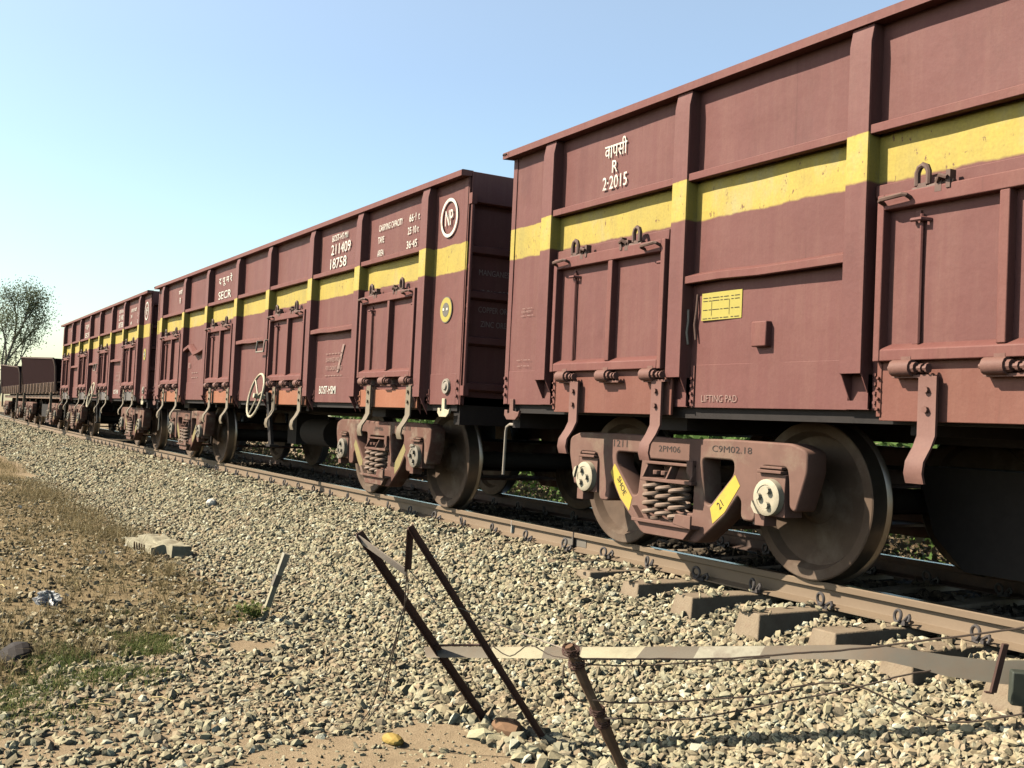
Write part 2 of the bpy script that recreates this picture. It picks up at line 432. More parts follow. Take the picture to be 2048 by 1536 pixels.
# ---- bogie (origin: bogie centre at rail level)
def rounded(poly, r, n=4):
    out = []; N = len(poly)
    for i in range(N):
        p = Vector(poly[i]); a = Vector(poly[i-1]); b = Vector(poly[(i+1) % N])
        ra = min(r, (a-p).length*.45, (b-p).length*.45)
        p0 = p+(a-p).normalized()*ra; p1 = p+(b-p).normalized()*ra
        for k in range(n+1):
            u = k/n; out.append(tuple((p0*(1-u)+p*u)*(1-u)+(p*(1-u)+p1*u)*u))
    return out
def frame_mesh():
    # outline with openings: built as a curve so the holes are cut cleanly
    cu = bpy.data.curves.new('f', 'CURVE'); cu.dimensions = '2D'; cu.fill_mode = 'BOTH'; cu.extrude = .07; cu.bevel_depth = .012; cu.bevel_resolution = 1
    half = [(.0, .832), (.6, .846), (1.15, .840), (1.275, .80), (1.275, .68), (1.195, .45), (1.16, .47), (1.15, .63), (1.13, .715), (.91, .715), (.86, .66), (.845, .36), (.735, .36), (.735, .475), (.69, .515), (.57, .372), (.46, .285), (.30, .165)]
    out = half + [(-x, z) for x, z in half[::-1][:-1]]
    win = [(.315, .735), (.655, .735), (.660, .63), (.425, .40), (.36, .42)]
    holes = [win, [(-x, z) for x, z in win], [(-.262, .335), (-.262, .70), (.262, .70), (.262, .335)]]
    for poly, r in [(out, .035)]+[(h, .06) for h in holes[:2]]+[(holes[2], .03)]:
        P = rounded(poly, r); s = cu.splines.new('POLY'); s.points.add(len(P)-1)
        for i, (x, z) in enumerate(P): s.points[i].co = (x, z, 0, 1)
        s.use_cyclic_u = True
    ob = bpy.data.objects.new('f', cu); COL.objects.link(ob); bpy.context.view_layer.update()
    me = bpy.data.meshes.new_from_object(ob.evaluated_get(bpy.context.evaluated_depsgraph_get())); bpy.data.objects.remove(ob)
    n = len(me.vertices); co = np.empty(n*3, np.float32); me.vertices.foreach_get('co', co); co = co.reshape(-1, 3)
    me.vertices.foreach_set('co', np.stack([co[:, 0], -co[:, 2], co[:, 1]], 1).astype(np.float32).ravel()); me.materials.clear()
    return me
FRAME = frame_mesh()
YF = -1.145          # middle plane of the near side frame
def spring_pts(x, y, z0, z1, r, turns):
    n = int(turns*14)
    return [(x+r*math.cos(2*math.pi*turns*i/n), y+r*math.sin(2*math.pi*turns*i/n), z0+(z1-z0)*i/n) for i in range(n+1)]
def make_bogie(parent, x, old=False, yellow=True):
    b = empty('bogie', (x, 0, 0), 0, parent)
    bm = M['bogie_old'] if old else M['bogie']
    for sgn in (1, -1):
        key = 'fr%d' % old
        if key not in PROTO:
            me = FRAME.copy(); me.materials.append(bm); PROTO[key] = (me, 0)
        f = inst(key, 'side_frame', b, (0, YF*sgn, 0))
    # tension bars of the near frame painted in yellow
    q = [(.712, .565), (.662, .632), (.432, .398), (.462, .300), (.575, .385)]
    for sx in (1, -1):
        key = 'band%d%d' % (old, sx)
        if key not in PROTO:
            mb = MB(); P = [(sx*a, z) for a, z in q]; mb.prism(P, YF-.0845, YF-.079); proto(key, mb, M['yel_old'] if old else M['yel'])
        inst(key, 'painted_band', b, (0, 0, 0))
    if not old:
        text(b, 'SHOE', -.56, YF-.087, .475, .045, .15, 'black', rot=-.93, name='lettering')
        text(b, '21', .53, YF-.087, .43, .05, .05, 'black', rot=.75, name='lettering')
    text(b, 'C9M02.18', .62, YF-.084, .792, .042, .38, 'black', name='lettering')
    text(b, '1211', -.60, YF-.084, .785, .05, .17, 'black', name='lettering')
    text(b, '2PM06', -.02, YF-.084, .768, .042, .24, 'black', name='lettering')
    # bolster end, spring plank and seat
    key = 'bol%d' % old
    if key not in PROTO:
        m = MB()
        y0 = YF-.10
        m.box(-.27, .27, y0, -y0, .655, .675); m.box(-.285, .285, y0-.03, -y0+.03, .535, .56)
        for xx in (-.27, .0, .255): m.prismx([(y0+.02, .66), (y0-.03, .56), (y0+.05, .56), (y0+.09, .66)], xx, xx+.018)
        m.box(-.22, .22, YF+.03, -YF-.03, .56, .66)
        m.prism([(.27, .56), (.27, .70), (.205, .70), (.205, .62)], y0-.012, y0+.05)
        for xx in (-.12, -.03): m.cyl((xx, y0-.005, .585), (xx, y0-.005, .615), .03, 8)
        proto(key, m, bm, .004)
    inst(key, 'bolster', b, (0, 0, 0))
    key = 'seat%d' % old
    if key not in PROTO:
        m = MB(); y0 = YF-.16
        m.box(-.33, .33, y0, -y0, .245, .268); m.prism([(-.33, .245), (-.40, .33), (-.37, .35), (-.28, .268)], y0+.03, y0+.10)
        m.prism([(.33, .245), (.33, .335), (.17, .335), (.14, .268)], y0-.004, y0+.012)
        m.prism([(-.30, .245), (.30, .245), (.22, .165), (-.22, .165)], y0+.03, y0+.10)
        proto(key, m, bm, .004)
    inst(key, 'spring_seat', b, (0, 0, 0))
    if 'coil' not in PROTO: proto('coil', MB().tube(spring_pts(0, 0, .272, .53, .068, 4.4), .0165, 7), M['spring'])
    for xx in (-.185, -.04, .105):
        inst('coil', 'spring', b, (xx, YF-.075, 0), (0, 0, xx*5))
    if 'coil2' not in PROTO: proto('coil2', MB().tube(spring_pts(0, 0, .272, .53, .068, 4.4), .0165, 5), M['dark'])
    for xx in (-.1, .1): inst('coil2', 'spring', b, (xx, YF+.06, 0))
    # wheelsets
    if 'wheel' not in PROTO:
        m = MB()
        prof = [(-.02, .0), (-.02, .10), (.0, .125), (.035, .15), (.05, .26), (.03, .405), (-.012, .425), (-.03, .435), (-.03, .492), (-.024, .5)]
        m.lathe(prof, 72, 0)
        m.lathe([(-.024, .5), (.06, .502), (.085, .507), (.095, .522), (.105, .529), (.115, .527), (.12, .515)], 72, 1)
        m.lathe([(.12, .515), (.12, .43), (.07, .40), (.085, .15), (.15, .10), (.15, 0)], 72, 0)
        proto('wheel', m, [M['wheel'], M['tread']])
    for ax in (-1, 1):
        inst('wheel', 'wheel', b, (ax, -.8645-.005, .5)); inst('wheel', 'wheel', b, (ax, .8645+.005, .5), (0, 0, math.pi))
        if 'axle' not in PROTO: proto('axle', MB().lathe([(-.8, .09), (-.5, .08), (.5, .08), (.8, .09)], 20), M['dark'])
        inst('axle', 'axle', b, (ax, 0, .5))
        key = 'cap%d' % old
        if key not in PROTO:
            m = MB()
            m.lathe([(.12, .10), (.10, .112), (.03, .115), (.0, .112), (-.006, .10), (-.008, .078), (-.004, .076), (-.004, 0)], 28)
            for k in range(3):
                A = 2*math.pi*k/3+1.9; m.cyl((.052*math.cos(A), 0, .052*math.sin(A)), (.052*math.cos(A), -.030, .052*math.sin(A)), .021, 8)
            m.prism([(-.045, -.10), (.055, -.10), (.03, -.125), (-.02, -.125)], -.02, .0)
            proto(key, m, M['cap_grey'] if old else M['cap'])
        inst(key, 'bearing_cap', b, (ax, -1.275, .515), (0, random.random()*6, 0))
        key = 'adp%d' % old
        if key not in PROTO:
            m = MB()
            m.prism([(-.13, .66), (.12, .66), (.115, .55), (.125, .40), (-.125, .40), (-.14, .52)], -1.235, -1.09)
            m.box(-.105, .105, -1.262, -1.10, .663, .683); m.box(-.08, .10, -1.25, -1.12, .69, .706); m.box(-.115, -.03, -1.255, -1.15, .335, .42)
            proto(key, m, bm, .004)
        inst(key, 'adapter', b, (ax, 0, 0))
    m = MB()                                     # brake beam and rigging between the wheels
    if 'rig' not in PROTO:
        for ax in (-.46, .46):
            m.box(ax-.05, ax+.05, -.9, .9, .36, .44); m.box(ax*1.12-.04, ax*1.12+.04, -.93, -.80, .30, .60)
        m.box(-.2, .2, -.95, .95, .45, .7); m.cyl((-.9, .1, .62), (.9, .1, .5), .025, 8)
        proto('rig', m, M['dark'])
    inst('rig', 'brake_rigging', b, (0, 0, 0))
    return b

def bolt_ring(m, x, y, zs, r=.016):
    for z in zs: m.cyl((x, y, z), (x, y-.022, z), r, 7)

def make_wagon(loc, rz, label, zb, zs, kind):
    w = empty('goods_wagon', loc, rz); tag(w, label, 'railway wagon', 'maroon open goods wagons of the train')
    zk = zb-.17
    flap = {'near': M['flap_maroon'], 'mid': M['flap_orange'], 'far': M['flap_grey']}[kind]
    brk = M['bracket'] if kind == 'near' else M['bracket_tan']
    # body shell : side sheets bay by bay, ends, floor
    m = MB()
    edges = [.03] + [x for p in PR for x in (p-PW+.01, p-.01)] + [L-.03]
    for i in range(0, len(edges), 2):
        a, c = edges[i]-.02, edges[i+1]+.02
        for sg in (-1, 1): side_grid(a, c, zs, 3.19, sg*HW, sg, .016, i+loc[0], m)
    for p in PR:
        m.box(p-PW+.03, p-.03, -HW, -HW+.012, zs, 3.19); m.box(p-PW+.03, p-.03, HW-.012, HW, zs, 3.19)
    m.box(.10, L-.10, -HW+.02, HW-.02, 1.06, 1.12)
    m.build('body', M['side'], w)
    for xe in (.10, L-.115):
        m = MB(); m.box(xe, xe+.015, -HW+.012, HW-.012, zs, 3.19); m.build('end_wall', M['paint'], w)
    # hat ribs of the end walls
    for xe, sg in ((.10, -1), (L-.10, 1)):
        for z in (1.22, 1.65, 2.08, 2.50):
            key = 'erib%d' % sg
            if key not in PROTO:
                mm = MB(); mm.prism([(0, -.05), (sg*.07, -.03), (sg*.07, .03), (0, .05)], -HW+.05, HW-.05); proto(key, mm, M['paint'], .004)
            inst(key, 'end_rib', w, (xe, 0, z))
        mm = MB(); x0, x1 = sorted((xe, xe+sg*.10))
        mm.box(x0, x1, -HW-.08, HW+.08, 2.93, 3.213) if False else mm.box(x0, x1, -HW+.02, HW-.02, 2.935, 3.215)
        mm.build('end_header', M['paint'], w, bevel=.005)
    # corner strips with bolts
    for xa, xb in ((.025, .085), (L-.095, L-.025)):
        mm = MB(); mm.box(xa, xb, -HW-.007, -HW+.05, zs+.002, 3.16)
        bolt_ring(mm, (xa+xb)/2, -HW-.006, (zs+.08, zs+.15, zs+.22))
        mm.build('corner_strip', M['side'], w, bevel=.003)
    # top chord
    mm = MB(); ch = [(YP, 3.163), (YP, 3.215), (YP+.012, 3.222), (-HW+.03, 3.222), (-HW+.03, 3.172), (-HW-.06, 3.166)]
    mm.prismx(ch, .075, L-.01); mm.prismx([(-y, z) for y, z in ch][::-1], .0, L)
    mm.prismx([(y+.001, z) for y, z in ch], -.03, .069)
    for xx in (-.012, .012, .036): mm.cyl((xx, YP, 3.197), (xx, YP-.01, 3.197), .007, 8, 1)
    mm.build('top_chord', [M['rail'], M['black']], w)
    # posts
    pm = PROTO.setdefault('post%.2f' % zb, (make_post(zb, zk), .003))
    for p in PR:
        inst('post%.2f' % zb, 'side_post', w, (p, 0, 0))
        inst('post%.2f' % zb, 'side_post', w, (p-PW, 0, 0), (0, 0, math.pi))
    # foot brackets with rivets beside each post
    key = 'foot%.2f' % zb
    if key not in PROTO:
        mm = MB(); mm.box(-.006, .0, -.03, .03, zs+.005, zb+.0)
        mm.box(.02, .055, -.012, .0, zs+.01, zb+.08)
        for z in np.arange(zs+.04, zb+.03, .05): mm.cyl((.037, -.01, z), (.037, -.026, z), .011, 6)
        mm.box(-PW-.02, .0, -.015, .0, zs+.002, zs+.05)
        proto(key, mm, M['paint'])
    for p in PR: inst(key, 'foot_bracket', w, (p, YS-.002, 0))
    # waist rails
    def wr(x0, x1, z0, z1, name='waist_rail', droop=0):
        mm = MB(); n = 5
        sec = [(YS, z1+.03), (YP+.012, z1), (YP+.012, z0), (YP+.03, z0-.004), (YS, z0+.01)]
        v = []; f = []
        for i in range(n):
            x = x0+(x1-x0)*i/(n-1); dz = [0, .015, -.02, -.012, 0][i]*droop
            v += [(x, y, z+dz) for y, z in sec]
        for i in range(n-1):
            for k in range(5): f.append((5*i+k, 5*i+(k+1) % 5, 5*i+5+(k+1) % 5, 5*i+5+k))
        f += [(0, 1, 2, 3, 4), tuple(range(5*n-5, 5*n))]
        mm.add(v, f); return mm.build(name, M['rail'], w, bevel=.003)
    for i in range(7):
        a, c = PR[i]+.002, PR[i+1]-PW-.002
        wr(a, c, 2.552, 2.600)
        if i not in DOORS: wr(a, c, 1.868, 1.915, droop=4 if (kind == 'mid' and i == 1) else .3)
    # doors
    hz = zb+.018
    for bi in DOORS:
        a = PR[bi]; c = PR[bi+1]-PW; x0 = a+.085; x1 = c-.045
        d = empty('door', (0, 0, 0), 0, w)
        mm = MB(); yf = YP-.008; yb = YS-.045
        side_grid(x0+.02, x1-.02, 1.33, 2.17, yb, -1, .006, bi*5+loc[0]+3, mm)
        mm.build('door_sheet', M['paint'], d)
        mm = MB()
        mm.box(x0, x0+.045, yf, YS, 1.31, 2.195); mm.box(x1-.045, x1, yf, YS, 1.31, 2.195)
        mm.box(x0+.045, x1-.045, yf, YS, 2.112, 2.195)
        mm.prismx([(yf, 1.312), (yf, 1.372), (yb, 1.405), (YS, 1.405), (YS, 1.312)], x0+.045, x1-.045)
        xm = (x0+x1)/2+.06
        mm.box(xm-.027, xm+.027, yf+.003, YS, 1.38, 2.112)
        mm.build('door_frame', M['rail'], d, bevel=.006)
        for xx in (x0+.26, x1-.05):
            mm = MB()
            mm.box(xx-.045, xx-.012, yb-.012, yb, 1.40, 2.09); mm.cyl((xx, yb-.016, 1.40), (xx, yb-.016, 2.07), .010, 6)
            mm.tube([(xx-.05, yb, 2.05), (xx-.045, yb-.04, 2.04), (xx+.02, yb-.045, 2.04), (xx+.045, yb, 2.035)], .012, 6)
            mm.build('door_rod', M['paint'], d)
        for xx in (x0+.13, x1-.14):
            proto('handle', handle_mb(), M['latch']); inst('handle', 'handle', d, (xx, yf, 2.155))
        mm = MB(); mm.box(a+.01, c-.09, YS-.034, YS, 2.202, 2.272); mm.build('door_lintel', M['paint'], w, bevel=.005)
        proto('latch', latch_mb(), M['latch'], .0)
        inst('latch', 'latch', d, (x0+.28, YS-.034, 2.19)); inst('latch', 'latch', d, (x1-.34, YS-.034, 2.19), (0, 0, 0), (-1, 1, 1))
        # drop plate below the door, hinges and sprung door stops
        mm = MB(); mm.box(a+.10, c+.03, YS-.055, YS-.035, 1.0, zb+.075) ; mm.box(a+.12, c, YS-.035, YS, zs, zb)
        mm.box(a+.085, a+.115, YS-.062, YS-.03, 1.02, zb+.06)
        for z in np.arange(1.06, zb+.03, .055): mm.cyl((a+.10, YS-.06, z), (a+.10, YS-.078, z), .010, 6)
        mm.build('drop_plate', flap, w, bevel=.004)
        proto('hinge', hinge_mb(), M['bracket'])
        for xx in (x0+.22, (x0+x1)/2+.06, x1-.11): inst('hinge', 'hinge', d, (xx, YS-.055, 1.272))
        key = 'stop%s' % kind
        proto(key, stop_mb(1.23), brk)
        for xx in (x0+.36, x1-.03): inst(key, 'door_stop', w, (xx-(.0 if kind == 'near' else .0), YS-.052, 0))
    # plain bays: seam plates
    for bi in (1, 3, 5):
        a, c = PR[bi]+.012, PR[bi+1]-PW-.012
        mm = MB(); mm.box(a+.05, c, YS-.006, YS+.01, zs-.002, 1.335); mm.build('patch_plate', M['side'], w, bevel=.003)
    for a, c in ((.09, PR[0]-PW-.012), (PR[7]+.05, L-.10)):
        mm = MB(); mm.box(a, c, YS-.005, YS+.01, zs-.002, 1.335); mm.build('patch_plate', M['side'], w, bevel=.003)
    # underframe
    mm = MB()
    mm.box(.12, L-.12, -.22, .22, .885, 1.06); mm.box(.10, .22, -HW+.05, HW-.05, .86, 1.06); mm.box(L-.22, L-.10, -HW+.05, HW-.05, .86, 1.06)
    for x in (2.155, L-2.155): mm.box(x-.18, x+.18, -HW+.12, HW-.12, .90, 1.06); mm.cyl((x, 0, .68), (x, 0, .9), .2, 16)
    for x in (4.3, 5.6, 6.44, 7.3, 8.6): mm.box(x-.05, x+.05, -HW+.06, HW-.06, .93, 1.06)
    for y in (-HW+.03, HW-.1): mm.box(.12, L-.12, y, y+.07, .985, zs+.02)
    mm.build('underframe', M['dark'], w)
    mm = MB(); mm.cyl((5.9, -.25, .62), (6.9, -.25, .62), .20, 18); mm.cyl((7.7, .35, .60), (8.1, .35, .60), .16, 16); mm.box(5.2, 5.6, -.4, .1, .42, .9); mm.cyl((4.2, .2, .78), (9, .2, .66), .025, 8)
    mm.prism([(3.30, .74), (5.8, .74), (5.8, .10), (3.68, .10), (3.45, .30)], -.1, .3) if kind == 'near' else None
    mm.build('brake_gear', M['dark'], w)
    # couplers and hoses
    for xe, sg in ((0.1, -1), (L-.1, 1)):
        mm = MB(); a, b_ = sorted((xe, xe+sg*.42)); mm.box(a, b_, -.09, .09, .93, 1.06)
        c_ = xe+sg*.42; mm.box(min(c_, c_+sg*.12), max(c_, c_+sg*.12), -.16, .10, .88, 1.12)
        mm.build('coupler', M['dark'], w, bevel=.012)
        x = xe+sg*.10; mm = MB()
        mm.tube([(xe, -1.18, .885), (xe-.02*sg, -1.18, .885), (x+.18*sg, -1.18, .885), (x+.235*sg, -1.18, .86), (x+.245*sg, -1.18, .82), (x+.26*sg, -1.18, .44)], .013, 8)
        mm.box(xe-.02, xe+.02, -1.2, -1.16, .86, .95)
        if sg < 0: mm.build('uncoupling_lever', M['pipe'], w)
        mm = MB(); mm.tube([(xe, .4, .85), (xe+.2*sg, .4, .8), (xe+.28*sg, .4, .6), (xe+.3*sg, .38, .35), (xe+.42*sg, .3, .25)], .025, 8); mm.build('brake_hose', M['dark'], w)
        # ladder pipe and its rungs at the corner
        if sg > 0:
            mm = MB(); xp = L-.055; mm.cyl((L+.055, -1.36, 1.16), (L+.06, -1.36, 2.98), .017, 8); mm.box(L+.02, L+.085, -1.385, -1.33, 2.90, 3.0); mm.box(L+.01, L+.085, -1.385, -1.33, 1.13, 1.22)
            for z in (2.33, 2.125, 1.965, 1.825): mm.box(L-.08, L+.05, -1.35, -1.325, z-.018, z+.018)
            mm.build('ladder_pipe', M['rail'], w)
            mm = MB(); mm.box(L-.10, L-.03, -1.1, -1.06, 2.95, 3.2); mm.build('end_bracket', M['paint'], w)
    # lashing hooks under the corners
    for x in (.185, L-.31):
        mm = MB(); y = YS-.012
        mm.prism([(x-.028, 1.10), (x+.028, 1.10), (x+.03, 1.0), (x+.10, .99), (x+.135, 1.005), (x+.12, .96), (x+.07, .925), (x-.07, .925), (x-.115, .965), (x-.11, 1.01), (x-.07, 1.005), (x-.06, .975), (x-.03, .985)], y-.012, y+.012)
        mm.build('lashing_hook', M['wheelwhite'] if kind != 'near' and x > 5 else M['bracket'], w, bevel=.004)
    make_bogie(w, 2.155, kind != 'near'); make_bogie(w, L-2.155, kind != 'near')
    # fittings
    if kind != 'near':
        mm = MB()
        xh, zh, yh = 7.36, 1.11, -1.60; tilt = .20; R = .29
        ring = [(xh+R*math.cos(a)*.97, yh+R*math.sin(a)*.22, zh+R*math.sin(a)) for a in np.linspace(0, 2*math.pi, 33)[:-1]]
        mm.tube(ring, .017, 8, closed=True)
        for a in (0.2, 2.3, 4.4): mm.tube([(xh, yh+.03, zh), (xh+R*math.cos(a)*.97, yh+R*math.sin(a)*.22, zh+R*math.sin(a))], .013, 6)
        mm.cyl((xh, yh-.03, zh), (xh, yh+.12, zh-.02), .035, 12)
        mm.build('handbrake_wheel', M['wheelwhite'], w)
        mm = MB(); mm.prism([(xh+.02, zh+.05), (xh+.11, zh+.05), (xh+.36, .46), (xh+.25, .46)], yh+.13, yh+.17); mm.box(xh+.23, xh+.40, yh+.1, yh+.22, .44, .47)
        mm.build('handbrake_bracket', M['dark'], w)
        mm = MB(); x = 7.17; mm.tube([(x-.16, YS-.02, 1.88), (x-.165, YP-.05, 1.86), (x-.165, YP-.06, 1.71), (x+.165, YP-.06, 1.71), (x+.17, YP-.05, 1.86), (x+.175, YS-.02, 1.88)], .013, 7)
        mm.tube([(x+.17, YS-.02, 1.72), (x+.16, YS-.03, 1.64), (x+.19, YS-.03, 1.58), (x+.26, YS-.04, 1.57)], .010, 6)
        mm.build('grab_handle', M['pipe'], w)
    yt_ = YS-.0125
    T = lambda s, x, z, h, ww=None, mat='white', **k: text(w, s, x, yt_, z, h, ww, mat, **k)
    if kind == 'near':
        T('वापसी', 1.545, 2.975, .135, .28); T('R', 1.54, 2.838, .092, .07); T('2·2015', 1.545, 2.722, .10, .31)
        T('LIFTING PAD', 2.80, 1.115, .045, .34, 'faint')
        for x, z, ww in ((.36, 1.86, .16), (.36, 1.80, .2), (.33, 1.43, .22), (.33, 1.38, .2)): T('— · — –', x, z, .012, ww, 'faint')
        T('DO NOT', .35, 1.83, .02, .16, 'faint')
        mm = MB(); mm.box(2.60, 2.985, yt_, yt_+.008, 1.622, 1.802)
        o = mm.build('placard', M['placard'], w)
        for z in (1.768, 1.748, 1.69, 1.634): text(w, '— – –— – —  – —', 2.79, yt_-.002, z, .0045, .35, 'black')
        for x in (2.70, 2.87): text(w, '|', x, yt_-.002, 1.70, .10, .003, 'black')
        mm = MB(); mm.box(3.125, 3.255, YS-.055, YS+.01, 1.43, 1.585); mm.build('card_box', M['rail'], w, bevel=.008)
        mm = MB(); mm.tube([(PR[1]+.012, YP+.045, 1.70), (PR[1]+.010, YP+.05, 1.62), (PR[1]+.010, YP+.04, 1.55), (PR[1]+.010, YP+.055, 1.47)], .008, 6); mm.build('wire_hook', M['pipe'], w)
        mm = MB()
        mm.tube([(PR[1]+.055, YS-.01, 1.80), (PR[1]+.06, YS-.02, 1.70), (PR[1]+.045, YS-.02, 1.60), (PR[1]+.062, YS-.02, 1.5)], .007, 6); mm.build('wire_hook', M['latch'], w)
    else:
        T('BOST-HS M1', 9.62, 3.005, .075, .50); T('211409', 9.66, 2.868, .125, .62); T('18758', 9.60, 2.70, .125, .52)
        T('CARRYING CAPACITY', 11.10, 2.945, .07, .62); T('66·1 t', 11.70, 2.95, .08, .25)
        T('TARE', 10.86, 2.815, .07, .16); T('25·10 t', 11.68, 2.82, .075, .26); T('AREA', 10.86, 2.672, .07, .17); T('36·45', 11.66, 2.677, .08, .25)
        T('NP', 12.49, 2.83, .15, .16)
        mm = MB(); R0, R1 = .150, .180; N = 48; v = []; f = []
        for k in range(N):
            A = 2*math.pi*k/N
            v += [(R0*math.cos(A), 0, R0*1.05*math.sin(A)), (R1*math.cos(A), 0, R1*1.05*math.sin(A))]
        f = [(2*k, 2*k+1, (2*k+3) % (2*N), (2*k+2) % (2*N)) for k in range(N)]
        mm.add(v, f); mm.build('lettering', M['white'], w, (12.49, yt_, 2.83))
        mm = MB(); mm.cyl((0, .004, 0), (0, -.004, 0), .118, 40, 0); mm.cyl((0, -.004, 0), (0, -.006, 0), .068, 32, 1)
        mm.box(-.055, -.025, -.009, -.006, -.008, .016, 2); mm.box(.02, .05, -.009, -.006, -.008, .016, 2); mm.cyl((0, .004, 0), (0, -.002, 0), .126, 40, 3)
        mm.build('warning_disc', [M['placard'], M['discgrey'], M['white'], M['joint']], w, (12.51, YS-.008, 1.945))
        mm = MB(); mm.lathe([(0, .075), (-.02, .07), (-.02, .05), (-.012, .045), (-.03, .03), (-.03, 0)], 24); mm.build('label_seal', M['pipe'], w, (12.60, YS-.008, 1.215))
        T('SECR', 4.72, 2.70, .125, .72, sx=1); T('द पू म रे', 4.73, 2.93, .17, .74)
        T('वापसी', 1.80, 2.98, .10, .25); T('R', 1.80, 2.82, .10, .08); T('7·12', 2.12, 2.94, .10, .2)
        T('BOST-HSMI', 9.45, 1.19, .095, .55)
        for z in (1.62, 1.36): T('– – – – – –', 9.62, z, .008, .55, 'faint')
        T('EXAMINED AND FIT', 9.62, 1.55, .05, .52, 'faint'); T('FOR LOADING CLASS', 9.62, 1.45, .05, .52, 'faint')
        T('/', 9.83, 1.56, .32, .22, 'faint')
        if kind == 'mid':
            T('80', 2.72, 1.63, .09, .14, 'faint')
            for z in (1.5, 1.42): T('– – –', 3.1, z, .01, .4, 'faint')
        for s, z, ww in (('MANGANESE', 2.30, .36), ('IRON ORE', 2.11, .31), ('COPPER ORE', 1.95, .34), ('ZINC ORE', 1.815, .28)):
            text(w, s, L-.097, -1.0, z, .055, ww, 'dimtext', axis='x')
    return w

W1 = make_wagon((0, YC, 0), 0, 'nearest maroon open wagon, lettered R 2-2015, running out of the right of the photo', 1.25, 1.057, 'near')
W2 = make_wagon((-13.67, YC, 0), 0, 'middle maroon wagon with yellow band, lettered 211409 18758 and NP in a white ring', 1.11, 1.044, 'mid')
def on_line(x): return (x, YC+bend(x), 0)
a, b = on_line(-27.34), on_line(-27.34+L)
W3 = make_wagon(a, math.atan2(b[1]-a[1], L), 'third maroon wagon with grey door plates, beside the low dark hopper wagons', 1.11, 1.044, 'far')

# low dark hopper wagons at the head of the visible train
def make_hopper(x0, label, ln=11.6, za=2.62, zb=2.26):
    a, b = on_line(x0), on_line(x0+ln)
    w = empty('hopper_wagon', a, math.atan2(b[1]-a[1], ln)); tag(w, label, 'railway wagon', 'low dark hopper wagons far down the line')
    m = MB()
    sec = [(-1.46, 2.36), (-1.34, 1.50), (-.5, .70), (.5, .70), (1.34, 1.50), (1.46, 2.36)]
    v = [(x, y, z) for x in (.25, ln-.25) for y, z in sec]; n = 6
    v[0] = (.35, -1.46, za); v[5] = (.35, 1.46, za); v[6] = (ln-.25, -1.46, zb); v[11] = (ln-.25, 1.46, zb)
    m.add(v, [(i, i+1, i+7, i+6) for i in range(5)] + [(0, 1, 2, 3, 4, 5), (6, 7, 8, 9, 10, 11)])
    m.build('body', M['hopper'], w)
    m = MB()
    for y in (-1.46, 1.46): m.tube([(.35, y, za), (ln-.3, y, zb)], .035, 4)
    for x in (.2, ln-.2): m.tube([(x, -1.35, 1.2), (x, -1.40, (za if x < 1 else zb)-.25), (x+(.15 if x < 1 else -.1), -1.46, za if x < 1 else zb)], .04, 6)
    m.build('top_rail', M['iron'], w)
    m = MB(); m.box(.15, ln-.15, -1.30, -1.22, 1.17, 1.24); m.box(.15, ln-.15, -1.30, -1.22, 1.50, 1.55); m.box(.15, ln-.15, 1.22, 1.3, 1.17, 1.24)
    m.box(.1, ln-.1, -1.2, 1.2, 1.0, 1.12)
    m.build('sill', M['hopper_plate'], w)
    x = .4
    while x < ln-1.0:
        if 'hplate' not in PROTO: proto('hplate', MB().box(0, .82, -1.36, -1.30, 1.20, 1.53).box(.2, .25, -1.39, -1.36, 1.20, 1.53).box(.58, .63, -1.39, -1.36, 1.20, 1.53), M['hopper_plate'], .006)
        inst('hplate', 'side_plate', w, (x, 0, 0)); x += 1.12
    for xx in (1.2, ln-1.2):
        m = MB(); m.box(xx-.05, xx+.05, -1.40, -1.33, .55, 1.2); m.build('step', M['bracket_tan'], w)
    make_bogie(w, 1.9, True); make_bogie(w, ln-1.9, True)
    m = MB(); m.cyl((.3, 0, 1.0), (-.4, 0, 1.0), .1, 10); m.box(1, ln-1, -.3, .3, .6, 1.0); m.box(4.3, ln-4.3, -1.0, 1.0, .35, .8); m.build('underframe', M['dark'], w)
    return w
make_hopper(-40.1, 'dark low hopper wagon coupled just left of the third maroon wagon')
make_hopper(-52.4, 'farthest dark hopper wagon, cut by the left edge below the tree')

# ------------------------------------------------------------------ track
def make_rail(y0, label, mat='railside'):
    xs = np.concatenate([np.arange(-95, -30, 2.5), np.arange(-30, 12.1, .75)])
    sec = [(-.037, -.150), (-.037, -.141), (.022, -.122), (.0265, -.112), (.0285, -.047), (.0005, -.040), (.0, -.006), (.006, -.0), (.064, -.0), (.07, -.006), (.0695, -.040), (.0415, -.047), (.0435, -.112), (.048, -.122), (.107, -.141), (.107, -.150)]
    v = []; f = []; mi = []; n = len(sec)
    for x in xs: v += [(x, y0+bend(x)+y, z) for y, z in sec]
    for i in range(len(xs)-1):
        for k in range(n): f.append((i*n+k, i*n+(k+1) % n, (i+1)*n+(k+1) % n, (i+1)*n+k)); mi.append(1 if k in (7,) else 0)
    m = MB(); m.v = v; m.f = f; m.m = mi
    o = m.build('rail', [M[mat], M['railtop']]); tag(o, label, 'rail', None); return o
r1 = make_rail(0, 'near rusty rail with dusty brown side, under the closest wheels')
r2 = make_rail(1.729, 'far rail behind the wheels, only its bright top showing', 'iron')  # darker side colour puts the under-wagon shade into the far rail
m = MB(); xj = .43
m.box(xj-.19, xj-.012, .0225, .0262, -.113, -.055); m.box(xj+.008, xj+.16, .0225, .0262, -.113, -.055); m.box(xj-.006, xj+.004, -.004, .072, -.145, .0015, 1); m.box(xj-.035, xj-.01, .005, .024, -.056, -.044)
m.build('rail_joint', [M['joint'], M['black']], r1)
